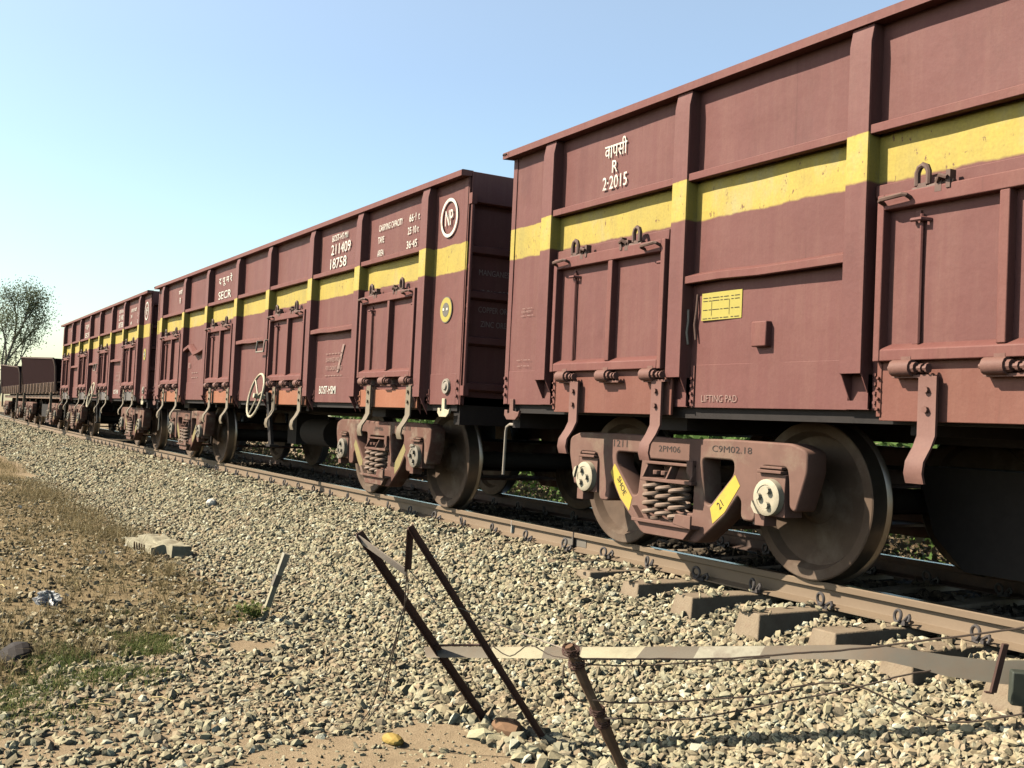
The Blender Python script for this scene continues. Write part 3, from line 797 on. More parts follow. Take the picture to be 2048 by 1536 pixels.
m = MB(); m.box(-.62, -.612, -.0025, .0, -.044, -.004); m.box(-.62, -.612, .0, .026, -.12, -.05); m.build('chalk_mark', M['white'], r1)

sl = MB(); hl = 1.48; y0, y1 = -hl, hl
v = []
for y, wt, wb, zt in ((-hl, .085, .125, -.152), (-hl+.45, .085, .125, -.150), (-.35, .07, .11, -.178), (.35, .07, .11, -.178), (hl-.45, .085, .125, -.150), (hl, .085, .125, -.152)):
    e = .045*(1 if y == hl else -1 if y == -hl else 0)
    v += [(-wt, y, zt), (wt, y, zt), (wb, y+e, -.37), (-wb, y+e, -.37)]
f = [(0, 1, 2, 3), (20, 21, 22, 23)] + [(4*i+k, 4*i+(k+1) % 4, 4*i+4+(k+1) % 4, 4*i+4+k) for i in range(5) for k in range(4)]
sl.add(v, f); so = sl.build('sleeper', M['sleeper'], bevel=.008); COL.objects.unlink(so); SLM = so.data
cm = MB()
pts = []
for k in range(15):
    A = math.radians(-60+300*k/14); pts.append((-.012+.040*math.cos(A), -.004+.012*math.sin(A*.5), .012+.040*math.sin(A)))
pts += [(.03, .010, -.022), (.065, .014, .006), (.09, .012, .020), (.105, .004, .002), (.10, -.004, -.022)]
cm.tube(pts, .0105, 7); cm.box(-.04, .06, .0, .03, -.045, -.018)
proto('clip', cm, M['clip'])
sx = [4.406-.035, 3.86, 3.27, 2.66, 2.09, 1.51, .945, .36, -.28, -.90, -1.52]
x = sx[-1]
while x > -46: x -= .608; sx.append(x)
sx = [sx[0]+.6, sx[0]+1.2, sx[0]+1.8, sx[0]+2.4] + sx
for i, x in enumerate(sx):
    e = empty('railway_sleeper', (x, YC+bend(x), 0), 0)
    o = bpy.data.objects.new('concrete_beam', SLM); COL.objects.link(o); o.parent = e
    bv = o.modifiers.new('bevel', 'BEVEL'); bv.width = .008; bv.segments = 2; bv.limit_method = 'ANGLE'
    for yy, rz in ((-.925, 0), (-.735, math.pi), (.79, 0), (.975, math.pi)):
        if x < -25: break
        inst('clip', 'rail_clip', e, (.03, yy, -.108), (random.uniform(-.16, .16), random.uniform(-.2, .2), rz+random.uniform(-.25, .25)), (.9, .9, .9))
    if x > .8: tag(e, 'grey concrete sleeper with its squared end bare above the ballast, below the nearest wagon', 'railway sleeper', 'concrete sleepers with bare ends')
    else: tag(e, 'concrete sleeper sunk in the ballast with only a rail clip or top edge showing', 'railway sleeper', 'sleepers buried in the ballast')

# ------------------------------------------------------------------ terrain
def sstep(a, b, x): u = np.clip((x-a)/(b-a), 0, 1); return u*u*(3-2*u)
def bed_z(x, y):                 # ballast surface
    s = y-bend_np(x)
    near = sstep(.2, 3.6, x)
    ze = -.150*(1-near) - .305*near           # level at the sleeper ends
    z0 = -.165*(1-near) - .195*near           # between the sleepers
    toe = -2.12+.12*(fbm(x, y*0+3, 2.2, 3)-.5)*2
    k = np.clip((s+.86)/(toe+.86), 0, 1.6)
    zn = ze+(-.66-ze)*k
    zin = z0+(ze-z0)*sstep(-.10, -.70, s)
    z = np.where(s > -.86, zin, zn)
    sf = 2*YC-s                              # far shoulder
    zf = -.16-(np.clip(-.75-sf, 0, 2))*.4
    return np.where(s > 2.4, zf, z)+(fbm(x, y, .5, 3)-.5)*.03
def ground_z(x, y):
    s = y-bend_np(x)
    z = -.655+(fbm(x, y, 2.5, 4)-.5)*.10+(fbm(x+50, y, .35, 3)-.5)*.035
    z = z-.45*sstep(4, 9, s)
    z = z+.0*s
    return z
def in_poly(x, y, P):
    x, y = x+(fbm(x+3, y, .7, 3)-.5)*1.1, y+(fbm(x, y+31, .6, 3)-.5)*.75
    r = np.zeros(x.shape, bool); n = len(P)
    for i in range(n):
        x0, y0 = P[i]; x1, y1 = P[(i+1) % n]
        c = ((y0 > y) != (y1 > y)) & (x < (x1-x0)*(y-y0)/((y1-y0) if y1 != y0 else 1e-9)+x0); r ^= c
    return r
DIRT = [(-60, -1.9), (-30, -2.1), (-10.5, -2.5), (-4.2, -2.42), (-1.0, -2.40), (.1, -2.75), (1.3, -3.9), (1.9, -4.5), (2.4, -6.5), (2, -12), (-60, -14)]
SPREAD = [(-.5, -2.0), (.1, -2.75), (1.3, -3.8), (1.9, -4.5), (2.6, -6.5), (4.3, -6.3), (3.45, -4.2), (3.22, -3.7), (3.02, -3.1), (3.02, -2.62), (3.5, -2.36), (4.0, -2.33), (5.2, -2.3), (5.2, -1.8)]
def grid(name, xs, ys, zf, mat):
    X, Y = np.meshgrid(xs, ys, indexing='ij'); Z = zf(X, Y); nx, ny = X.shape
    V = np.stack([X, Y, Z], -1).reshape(-1, 3); idx = np.arange(nx*ny).reshape(nx, ny)
    F = np.stack([idx[:-1, :-1], idx[1:, :-1], idx[1:, 1:], idx[:-1, 1:]], -1).reshape(-1, 4)
    cx = V[F].mean(1)
    d = in_poly(cx[:, 0], cx[:, 1], DIRT).astype(float)
    o = np_mesh(name, V, F, mat, {'dirt': d}, smooth=True); return o
xs = np.concatenate([-np.geomspace(14, 900, 50)[::-1], np.arange(-13.5, 8, .09), np.geomspace(8.1, 500, 30)])
ys = np.concatenate([-np.geomspace(7, 500, 26)[::-1], np.arange(-6.9, -1, .09), np.geomspace(.1, 900, 60)-1.0])
g = grid('ground', xs, ys, ground_z, M['earth']); g['kind'] = 'structure'; g['label'] = 'dry sandy earth beside and beyond the track'
xs = np.concatenate([np.arange(-95, -12, .4), np.arange(-12, 12.05, .07)])
ys_rel = np.arange(-2.5, 4.2, .07)
X, S = np.meshgrid(xs, ys_rel, indexing='ij'); Y = S+bend_np(X); Zb = bed_z(X, Y)-.012
Zb = np.where(S < -2.15, -.9, Zb)
idx = np.arange(X.size).reshape(X.shape)
F = np.stack([idx[:-1, :-1], idx[1:, :-1], idx[1:, 1:], idx[:-1, 1:]], -1).reshape(-1, 4)
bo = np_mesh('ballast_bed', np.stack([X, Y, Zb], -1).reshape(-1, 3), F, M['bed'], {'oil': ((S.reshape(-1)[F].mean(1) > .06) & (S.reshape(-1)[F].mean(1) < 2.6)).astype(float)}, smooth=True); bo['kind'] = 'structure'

# crushed stones ------------------------------------------------
import bmesh
bm = bmesh.new(); bmesh.ops.create_icosphere(bm, subdivisions=1, radius=1); bm.verts.ensure_lookup_table()
ICO_V = np.array([v.co for v in bm.verts]); ICO_F = np.array([[v.index for v in f.verts] for f in bm.faces]); bm.free()
VAR = []
for k in range(40):
    v = ICO_V*(1+rng.uniform(-.28, .28, (12, 1)))
    for _ in range(4):                           # cleave flat facets
        n = rng.normal(size=3); n /= np.linalg.norm(n); d = rng.uniform(.45, .75)
        h = v@n; v = v-np.where(h > d, h-d, 0)[:, None]*n
    v = v*np.array([1.15, .85, .62])*rng.uniform(.85, 1.15, 3)
    VAR.append(v)
VAR = np.array(VAR)
def stones(name, P, size, mat, tint, flat=.38, label=None):
    n = len(P); vi = rng.integers(0, len(VAR), n); B = VAR[vi]*size[:, None, None]
    q = rng.normal(size=(n, 4)); q[:, 1:3] *= flat; q /= np.linalg.norm(q, axis=1)[:, None]
    w_, x_, y_, z_ = q.T
    R = np.stack([1-2*(y_*y_+z_*z_), 2*(x_*y_-z_*w_), 2*(x_*z_+y_*w_), 2*(x_*y_+z_*w_), 1-2*(x_*x_+z_*z_), 2*(y_*z_-x_*w_), 2*(x_*z_-y_*w_), 2*(y_*z_+x_*w_), 1-2*(x_*x_+y_*y_)], 1).reshape(n, 3, 3)
    V = np.einsum('nij,nkj->nki', R, B)+P[:, None, :]
    F = (ICO_F[None]+(np.arange(n)*12)[:, None, None]).reshape(-1, 3)
    o = np_mesh(name, V.reshape(-1, 3), F, mat, {'tint': np.repeat(tint, 20)}); o['kind'] = 'stuff'
    if label: o['label'] = label
    return o
def scatter(x0, x1, s0, s1, dens):
    n = int((x1-x0)*(s1-s0)*dens); x = rng.uniform(x0, x1, n); s = rng.uniform(s0, s1, n)
    return x, s
PS = []; SZ = []
for x0, x1, s0, s1, dens, r0, r1 in ((-4.5, 6.2, -2.3, .75, 1500, .015, .031), (-12, -4.5, -2.3, .3, 900, .018, .034), (-26, -12, -2.35, .0, 400, .024, .044), (-60, -26, -2.4, .0, 130, .035, .06), (-14, 6.2, .75, 2.4, 260, .024, .040), (-14, 6.2, 2.4, 3.2, 150, .024, .04)):
    x, s = scatter(x0, x1, s0, s1, dens); y = s+bend_np(x)
    keep = np.ones(len(x), bool)
    keep &= ~((s > -.05) & (s < .12)) & ~((s > 1.69) & (s < 1.85))
    # thin out towards the toe and keep the sleeper tops mostly clear
    keep &= rng.random(len(x)) < np.where(s < -1.95, np.clip((s+2.35)/.4, 0.05, 1)*.8, 1)
    SXA = np.array(sx); near = np.min(np.abs(x[:, None]-SXA[None]), 1) if x0 > -15 else np.ones(len(x))
    inx = (near < .12) & (s > -.66) & (s < 2.4)
    keep &= ~(inx & (rng.random(len(x)) < np.where(x > 1.0, .93, .72)))
    x, y, s, inx, near = x[keep], y[keep], s[keep], inx[keep], near[keep]
    r = rng.uniform(r0, r1, len(x))*rng.choice([.7, .9, 1, 1, 1.35], len(x))
    z = bed_z(x, y)+r*rng.uniform(-.55, .20, len(x))
    # stones on top of a sleeper lie on it; heaped stones beside it
    z = np.where(inx, np.maximum(z, -.145+r*.3), z)
    gap = np.where((~inx) & (s > -.66) & (s < 0) & (near < .25), rng.uniform(-.01, .015, len(x)), 0)
    z = z+gap
    PS.append(np.stack([x, y, z], 1)); SZ.append(r)
P = np.concatenate(PS); R_ = np.concatenate(SZ)
tint = np.clip(rng.normal(.5, .29, len(P)), 0, 1)
M['shaded'] = stone_mat('shade_darkened_stone', [(0, (.030, .024, .018)), (.5, (.075, .058, .042)), (1, (.15, .12, .085))], (.05, .038, .028))  # dark stone colours that paint in the shade beneath the wagons
sP = P[:, 1]-bend_np(P[:, 0]); shaded = (sP > .10+.05*rng.normal(size=len(P))) & (sP < 2.5+.15*rng.normal(size=len(P)))
stones('ballast', P[~shaded], R_[~shaded], M['stone'], tint[~shaded], label='pale crushed stone heaped beside the rails')
stones('shaded_ballast', P[shaded], R_[shaded], M['shaded'], tint[shaded], label='crushed stone painted dark for shade between the rails under the wagons')
# stones that rolled off and spread over the flat ground
n = 52000; x = rng.uniform(-1, 5.3, n); y = rng.uniform(-6.4, -1.7, n)
k = in_poly(x, y, SPREAD); edge = fbm(x, y, .5, 3); k &= edge > .28; k &= rng.random(n) < np.where(y < -2.6, .8, 1)
x, y = x[k], y[k]; r = rng.uniform(.012, .028, len(x))*rng.choice([.6, .8, 1, 1, 1.5], len(x))
kk = rng.random(len(x)) < np.where(y < -3.5, .6, 1); x, y, r = x[kk], y[kk], r[kk]
P1 = np.stack([x, y, ground_z(x, y)+r*rng.uniform(-.3, .4, len(x))], 1)
n = 500; x = rng.uniform(2.5, 4.6, n); y = rng.uniform(-2.52, -2.15, n); r2_ = rng.uniform(.03, .055, n)
P2 = np.stack([x, y, ground_z(x, y)+r2_*.4], 1)
n = 2600; x = rng.uniform(-12, 5, n); y = rng.uniform(-6.5, -2.1, n); kk = rng.random(n) < .6; x, y = x[kk], y[kk]; r3 = rng.uniform(.006, .022, len(x))
P3 = np.stack([x, y, ground_z(x, y)+r3*.3], 1)
n = 2600; x = rng.uniform(-16, 0, n); y = rng.normal(-2.25, .16, n)+bend_np(x); r4 = rng.uniform(.014, .034, n)
P4 = np.stack([x, y, ground_z(x, y)+r4*.35], 1)
n = 1500; x = rng.uniform(2.4, 4.6, n); y = rng.uniform(-4.0, -2.2, n); r5 = rng.uniform(.004, .012, n)*rng.choice([1, 1, 1, 1, 2.2], n)
P5 = np.stack([x, y, ground_z(x, y)+r5*.2], 1)
P = np.concatenate([P1, P2, P3, P4, P5]); R_ = np.concatenate([r, r2_, r3, r4, r5])
stones('loose_stones', P, R_, M['stone'], np.clip(rng.normal(.48, .29, len(P)), 0, 1), label='loose stones strewn over the sandy ground in front of the ballast')
# dark lumps of earth among the rubbish at the left
n = 24000; x = 2.3-rng.random(n)**1.4*18; y = rng.uniform(-6.5, -2.4, n); k = in_poly(x, y, DIRT) & (rng.random(n) < np.clip(.25+1.4*(fbm(x, y, .8, 3)-.35), 0, 1))
xb, yb2 = rng.normal(.85, .22, 500), rng.normal(-4.3, .16, 500)
x, y = np.concatenate([x[k], xb]), np.concatenate([y[k], yb2]); r = rng.uniform(.008, .035, len(x))
tc_ = np.clip(rng.beta(1.2, 1.5, len(x)), 0, 1); tc_[-500:] *= .25
stones('earth_clods', np.stack([x, y, ground_z(x, y)+r*.3], 1), r, M['stone_dark'], tc_, label='dark crumbly earth and rubble on the rough ground at the left')

# blades and scraps ----------------------------------------------
def blades(name, x, y, z, h, wd, lean, mat, tint, seg=2):
    n = len(x); a = rng.uniform(0, 2*math.pi, n); la = rng.uniform(0, 2*math.pi, n)
    ux, uy = np.cos(a), np.sin(a); lx, ly = np.cos(la)*lean*h, np.sin(la)*lean*h
    b0 = np.stack([x-ux*wd, y-uy*wd, z], 1); b1 = np.stack([x+ux*wd, y+uy*wd, z], 1)
    m0 = np.stack([x-ux*wd*.7+lx*.35, y-uy*wd*.7+ly*.35, z+h*.6], 1); m1 = np.stack([x+ux*wd*.7+lx*.35, y+uy*wd*.7+ly*.35, z+h*.6], 1)
    t0 = np.stack([x+lx, y+ly, z+h*(1-.3*lean)], 1); t1 = t0+np.stack([ux*wd*.15, uy*wd*.15, 0*x], 1)
    V = np.stack([b0, b1, m1, m0, t1, t0], 1).reshape(-1, 3); k = np.arange(n)*6
    F = np.concatenate([np.stack([k, k+1, k+2, k+3], 1), np.stack([k+3, k+2, k+4, k+5], 1)])
    o = np_mesh(name, V, F, mat, {'tint': np.concatenate([tint, tint])}); o['kind'] = 'stuff'; return o
def leaves(P, size, tint, flat=0.0):
    n = len(P); u = rng.normal(size=(n, 3)); u[:, 2] *= 1-flat; u /= np.linalg.norm(u, axis=1)[:, None]
    w_ = rng.normal(size=(n, 3)); w_[:, 2] *= 1-flat; v = np.cross(u, w_) if flat == 0 else w_-u*(u*w_).sum(1)[:, None]
    v /= np.linalg.norm(v, axis=1)[:, None]+1e-9
    a = size[:, None]; b = a*rng.uniform(.4, .8, (n, 1))
    V = np.stack([P-u*a, P+v*b, P+u*a, P-v*b], 1).reshape(-1, 3); k = np.arange(n)*4
    return V, np.stack([k, k+1, k+2, k+3], 1), tint
n = 60000; x = -30+rng.random(n)**.6*32.5; y = rng.uniform(-7, -2.0, n)
den = np.clip((fbm(x, y, 1.1, 4)-.36)*2.6, 0, 1)
k = in_poly(x, y, DIRT) & (rng.random(n) < den); x, y = x[k], y[k]
xc = rng.uniform(-24, -4.5, 14000); yc = -2.75+rng.normal(0, .30, 14000)+bend_np(xc); kc = rng.random(14000) < np.clip((fbm(xc, yc, .8, 3)-.42)*5, 0, 1)
tx = 2.0-rng.random(420)**1.5*14; ty = rng.uniform(-5.5, -2.5, 420); tk = in_poly(tx, ty, DIRT); tx, ty = tx[tk], ty[tk]; nb_ = 16
xt = np.repeat(tx, nb_)+rng.normal(0, .02, len(tx)*nb_); yt2 = np.repeat(ty, nb_)+rng.normal(0, .02, len(tx)*nb_)
x = np.concatenate([x, xt, xc[kc]]); y = np.concatenate([y, yt2, yc[kc]])
h = rng.uniform(.02, .075, len(x))*(1+.8*fbm(x, y, .9, 2)); h[-kc.sum():] *= 2.2; h[-kc.sum()-len(xt):-kc.sum()] *= 1.9
o = blades('dry_grass', x, y, ground_z(x, y)-.004, h, rng.uniform(.0012, .003, len(x)), rng.uniform(.2, 1.3, len(x)), M['drygrass'], np.clip(rng.normal(.5, .25, len(x)), 0, 1)); o['label'] = 'thin dry grass and stalks over the rough ground at the left'
n = 20000; x = rng.normal(1.05, .6, n); y = -3.8-.55*(x-1.05)*.7+rng.normal(0, .22, n)
k = rng.random(n) < np.clip((fbm(x, y, .35, 3)-.38)*4, 0, 1); x, y = np.concatenate([x[k], rng.normal(2.15, .25, 1500)]), np.concatenate([y[k], rng.normal(-4.55, .18, 1500)])
o = blades('green_grass', x, y, ground_z(x, y)-.004, rng.uniform(.02, .07, len(x)), rng.uniform(.0012, .003, len(x)), rng.uniform(.3, 1.2, len(x)), M['greengrass'], rng.random(len(x))); o['label'] = 'patch of short green grass at the edge of the loose stones'
n = 30000; x = 2.2-rng.random(n)**1.4*18; y = rng.uniform(-6.5, -2.3, n); k = in_poly(x, y, DIRT) & (rng.random(n) < np.clip((fbm(x+9, y, .9, 3)-.3)*2, .05, 1)); x, y = x[k], y[k]
P = np.stack([x, y, ground_z(x, y)+rng.uniform(.004, .02, len(x))], 1)
V, F, ti = leaves(P, rng.uniform(.006, .018, len(P))*rng.choice([1, 1, 1, 1.6, 2.4], len(P)), np.clip(rng.beta(1.2, 1.3, len(P)), 0, 1), .7)
o = np_mesh('litter', V, F, M['litter'], {'tint': ti}); o['kind'] = 'stuff'; o['label'] = 'dead leaves, husks and paper scraps scattered on the dirt'
# weeds beyond the track
n = 50000; x = rng.uniform(-40, 7, n); s = rng.uniform(2.75, 7.0, n); y = s+bend_np(x)
clump = fbm(x, y, 1.0, 3); k = clump > .38; x, y, s, clump = x[k], y[k], s[k], clump[k]
gz = np.where(s < 3.6, bed_z(x, y), ground_z(x, y)); top = (.25+.55*np.clip((clump-.4)*3, 0, 1))
P = np.stack([x, y, gz+rng.random(len(x))*top], 1)
V, F, ti = leaves(P, rng.uniform(.018, .05, len(P)), np.clip(rng.normal(.33, .2, len(P))+.5*(fbm(P[:, 0], P[:, 1], 1.4, 2) > .55)*rng.random(len(P)), 0, 1))
o = np_mesh('weeds', V, F, M['weed'], {'tint': ti}); o['kind'] = 'stuff'; o['label'] = 'brown and green weeds beyond the far rail, seen under the wagons'
n = 26000; x = rng.uniform(-34, 6, n); y = rng.uniform(9, 16, n); hmax = 1.4+1.8*fbm(x, y, 2.5, 3)
P = np.stack([x, y+0*x, -1.1+rng.random(n)**.8*hmax], 1)
V, F, ti = leaves(P, rng.uniform(.07, .16, n), np.clip(rng.normal(.6, .25, n), 0, 1))
o = np_mesh('bushes', V, F, M['bush'], {'tint': ti}); o['kind'] = 'stuff'; o['label'] = 'sunlit green bushes across the field, glimpsed through the underframes'

# tree far beyond the hopper wagons --------------------------------
def make_tree(loc, height, seed, name, label):
    rs = random.Random(seed); r = np.random.default_rng(seed)
    e = empty(name, loc); tag(e, label, 'tree')
    m = MB(); tips = []
    def grow(p, d, ln, rad, lvl):
        pts = [p]; q = Vector(p); dd = Vector(d)
        for i in range(4):
            dd = (dd+Vector((rs.uniform(-.18, .18), rs.uniform(-.18, .18), rs.uniform(-.02, .12)))).normalized(); q = q+dd*ln/4; pts.append(q.copy())
        m.tube(pts, [rad*(1-.12*i) for i in range(5)], 6 if lvl else 9)
        if lvl >= 3: tips.append((pts[-1], ln)); tips.append((pts[2], ln)); return
        nb = rs.choice((3, 4, 4)) if lvl else 8
        for k in range(nb):
            A = rs.uniform(0, 6.283); sp = rs.uniform(.2, .56)
            nd = (dd+Vector((math.cos(A)*sp, math.sin(A)*sp, rs.uniform(-.15, .35)))).normalized()
            grow(pts[rs.choice((2, 3, 4))] if lvl else pts[(1, 2, 2, 3, 3, 4, 4, 4)[k]], nd, ln*rs.uniform(.40, .56), rad*.5, lvl+1)
    grow(Vector((0, 0, 0)), Vector((.04, 0, 1)), height*.44, height*.010, 0)
    m.build('trunk', M['bark'], e)
    P = []; S = []
    for p, ln in tips:
        k = rs.randint(30, 62); sg = height*.032
        P.append(np.array(p)+r.normal(size=(k, 3))*sg*np.array([1, 1, .65])); S.append(r.uniform(.04, .085, k))
    P = np.concatenate(P); S = np.concatenate(S)
    V, F, ti = leaves(P, S, np.clip(r.normal(.45, .25, len(P)), 0, 1))
    o = np_mesh('crown', V, F, M['treeleaf'], {'tint': ti}); o.parent = e
    return e
make_tree((-79.4, 2.35, -1.1), 14.6, 5, 'broadleaf_tree', 'tall thin-crowned tree rising behind the dark hopper wagons at the left edge')

# ------------------------------------------------------------------ foreground things
def at(px, py, D):                # point seen in the photo at a given distance along the view
    x, y = (px-1024)/CF, -(py-768)/CF; c, s = math.cos(CROL), math.sin(CROL)
    x, y = c*x-s*y, s*x+c*y
    return CP+(cfw+crt*x+cup*y)*D
def angle_iron(m, a, b, w=.04, t=.005):
    a, b = Vector(a), Vector(b); d = (b-a).normalized()
    n = (d.cross(cfw)).normalized(); k = d.cross(n).normalized()
    for p, q, lo, hi in ((n, k, 0, 0), (k, n, 0, 0)):
        v = []
        for base in (a, b):
            v += [base, base+p*w, base+p*w+q*t, base+q*t]
        m.add(v, [(0, 1, 2, 3), (4, 5, 6, 7), (0, 1, 5, 4), (1, 2, 6, 5), (2, 3, 7, 6), (3, 0, 4, 7)])
m = MB()
A0, A1 = at(712, 1068, 5.25), at(966, 1445, 5.60); B0, B1 = at(815, 1055, 5.05), at(1082, 1480, 5.34); C_ = at(810, 1138, 5.10)
fr = empty('broken_frame', tuple((A1+B1)/2)); tag(fr, 'rusty broken angle-iron frame leaning out of the stones', 'iron frame')
off = -((A1+B1)/2)
def fpart(name, a, b, w, mat):
    m = MB(); angle_iron(m, a+off, b+off, w); return m.build(name, mat, fr)
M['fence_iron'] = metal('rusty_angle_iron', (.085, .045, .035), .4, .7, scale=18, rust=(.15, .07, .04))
M['fence_lit'] = metal('lit_iron', (.34, .27, .21), .2, .7, scale=18)  # paler copy of the frame iron, sunlight put into its colour
fpart('leaning_leg', A0, A1+(A1-A0)*.03, .037, M['fence_iron']); fpart('leaning_leg', B0, B1+(B1-B0)*.03, .030, M['fence_iron'])
m = MB(); d = Vector((.0, .0, -.028)); q = [A0+off, C_+off]
m.add([q[0], q[1], q[1]+d, q[0]+d]+[p+Vector((.004, .008, 0)) for p in (q[0], q[1], q[1]+d, q[0]+d)], [(0, 1, 2, 3), (4, 5, 6, 7), (0, 1, 5, 4), (1, 2, 6, 5), (2, 3, 7, 6), (3, 0, 4, 7)])
m.build('top_strip', M['fence_lit'], fr)
fpart('top_stub', B0, C_, .030, M['fence_iron'])
a, b = at(870, 1291, 5.45), at(960, 1290, 5.25)
m = MB(); m.tube([a+off, b+off], .006, 6); m.build('cross_rod', M['fence_iron'], fr)

# bent striped flat bar across the front
TOP = [(848, 1294, 5.50), (985, 1294, 5.40), (1090, 1294, 5.32), (1165, 1294, 5.26), (1290, 1294, 5.16), (1400, 1293, 5.08), (1530, 1292, 4.98), (1620, 1291, 4.91), (1700, 1290, 4.85), (1760, 1292, 4.80), (1830, 1301, 4.75), (1900, 1312, 4.70), (1990, 1322, 4.63), (2100, 1320, 4.55), (2300, 1316, 4.42)]
BOT = [(852, 1315, 5.44), (978, 1316, 5.34), (1083, 1317, 5.26), (1158, 1318, 5.20), (1270, 1318, 5.10), (1385, 1319, 5.02), (1515, 1319, 4.92), (1620, 1318, 4.86), (1700, 1319, 4.81), (1770, 1322, 4.77), (1835, 1337, 4.73), (1890, 1352, 4.69), (1985, 1366, 4.62), (2100, 1378, 4.54), (2300, 1390, 4.41)]
m = MB(); v = []; n = len(TOP)
for a, b in zip(TOP, BOT):
    p, q = at(*a), at(*b); nn = cfw*.006; v += [p, q, q+nn, p+nn]
f = [(0, 1, 2, 3), (4*n-4, 4*n-3, 4*n-2, 4*n-1)]; mi = [0, 0]
PALE = {1: 1, 3: 1, 5: 2}
for i in range(n-1):
    for k in range(4):
        f.append((4*i+k, 4*i+(k+1) % 4, 4*i+4+(k+1) % 4, 4*i+4+k)); mi.append(PALE.get(i, 0) if k in (0,) else 0)
c0 = at(1400, 1305, 5.05); m.v = [tuple(p-c0) for p in v]; m.f = f; m.m = mi
M['bar'] = metal('bare_bar_steel', (.255, .215, .165), .2, .45, .25, scale=6, rust=(.30, .19, .12), rustamt=.5)
M['bar_pale'] = metal('flaking_white_stripe', (.48, .42, .28), .25, .6, scale=14, rust=(.33, .28, .19), rustamt=.9)
M['bar_faded'] = metal('worn_stripe', (.40, .36, .27), .35, .6, scale=22, rust=(.26, .21, .16), rustamt=.9)
o = m.build('flat_bar', [M['bar'], M['bar_pale'], M['bar_faded']], loc=c0, bevel=0); tag(o, 'long bent steel bar with worn white stripes, lying level across the foreground', 'steel bar')

# rusty stake with wire
s0, s1 = at(1138, 1292, 4.62), at(1262, 1575, 4.75)
st = empty('wire_stake', tuple(s1)); tag(st, 'short rusty stake with fence wire knotted round its top', 'stake')
m = MB(); pts = []; rad = []
for i in range(9):
    u = i/8; p = s0.lerp(s1, u)-s1; pts.append(p+Vector((math.sin(i*2.1)*.003, 0, 0))); rad.append(.024+.004*math.sin(i*1.7) if i > 1 else .019+.006*i)
M['stake'] = metal('rusty_stake', (.19, .105, .06), .45, .85, scale=14, rust=(.30, .20, .12), rustamt=.8)
m.tube(pts, rad, 7); m.build('post', M['stake'], st)
for u, r in ((.03, .036), (.12, .034), (.45, .032), (.53, .033)):
    m = MB(); c = s0.lerp(s1, u)-s1; ring = []
    for k in range(26):
        A = k*.72; ring.append(c+crt*math.cos(A)*r+cup*(math.sin(A)*.012+k*.0012-.015)+cfw*math.sin(A)*r)
    m.tube(ring, .004, 5); m.build('wire_knot', M['fence_iron'], st)
M['wire'] = metal('fence_wire', (.085, .06, .045), .3, .6, scale=30)
def wire(pts, r, label, name='fence_wire', mat='wire'):
    P = [at(*p) for p in pts]; Q = []
    for i in range(len(P)-1):                    # catmull-rom
        p0, p1, p2, p3 = P[max(i-1, 0)], P[i], P[i+1], P[min(i+2, len(P)-1)]
        for k in range(8):
            u = k/8; Q.append(.5*((2*p1)+(p2-p0)*u+(2*p0-5*p1+4*p2-p3)*u*u+(3*p1-p0-3*p2+p3)*u**3))
    Q.append(P[-1]); c = Q[0].copy()
    Q = [q-c+Vector((0, 0, random.uniform(-.0015, .0015))) for q in Q]
    o = MB().tube(Q, r, 6).build(name, M[mat], loc=c); tag(o, label, 'wire'); return o
wire([(1148, 1318, 4.6), (1300, 1318, 4.6), (1450, 1317, 4.6), (1560, 1309, 4.55), (1700, 1299, 4.5), (1850, 1281, 4.42), (2050, 1255, 4.3), (2200, 1232, 4.2)], .0042, 'topmost dark fence wire rising to the right over the steel bar')
wire([(1150, 1325, 4.6), (1220, 1331, 4.6), (1330, 1329, 4.62), (1450, 1322, 4.62), (1540, 1314, 4.6)], .003, 'thin wire just under the striped bar, tied to the stake top')
wire([(1185, 1400, 4.62), (1250, 1406, 4.6), (1400, 1400, 4.55), (1520, 1390, 4.5), (1600, 1372, 4.47), (1660, 1366, 4.45), (1720, 1374, 4.4), (1790, 1405, 4.36), (1870, 1438, 4.3), (1930, 1444, 4.27), (2060, 1425, 4.2), (2200, 1395, 4.1)], .0036, 'slack fence wire that rises and then sags at the lower right')
wire([(1205, 1437, 4.65), (1260, 1437, 4.6), (1330, 1441, 4.6), (1420, 1432, 4.55), (1560, 1405, 4.5), (1700, 1378, 4.42), (1800, 1352, 4.38), (1862, 1341, 4.36)], .0038, 'lower straight fence wire climbing from the stake to the bar')
wire([(812, 1140, 5.08), (816, 1185, 5.08), (800, 1240, 5.1), (788, 1290, 5.12), (762, 1360, 5.15), (745, 1410, 5.18), (718, 1450, 5.2)], .0032, 'dark wire hanging from the frame top, nearer the left', 'hanging_wire')
wire([(814, 1140, 5.07), (810, 1200, 5.07), (806, 1240, 5.1), (785, 1310, 5.12), (776, 1360, 5.15), (768, 1395, 5.18), (735, 1440, 5.2)], .0032, 'twin wire hanging from the frame top, nearer the right leg', 'hanging_wire')
wire([(818, 1140, 5.1), (850, 1175, 5.1), (880, 1215, 5.1), (910, 1215, 5.12), (935, 1222, 5.15), (1000, 1250, 5.1), (1080, 1280, 4.9), (1140, 1302, 4.65)], .003, 'pale wire looping from the frame to the stake', 'hanging_wire', 'fence_lit')
wire([(985, 1292, 5.25), (1020, 1312, 5.2), (1060, 1290, 5.1), (1100, 1310, 4.9), (1150, 1318, 4.63)], .0028, 'wire tangled along the left half of the striped bar', 'hanging_wire')
wire([(1128, 1330, 4.6), (1126, 1365, 4.58), (1140, 1385, 4.58), (1160, 1402, 4.6), (1175, 1404, 4.62)], .003, 'curled wire end drooping beside the stake', 'hanging_wire')

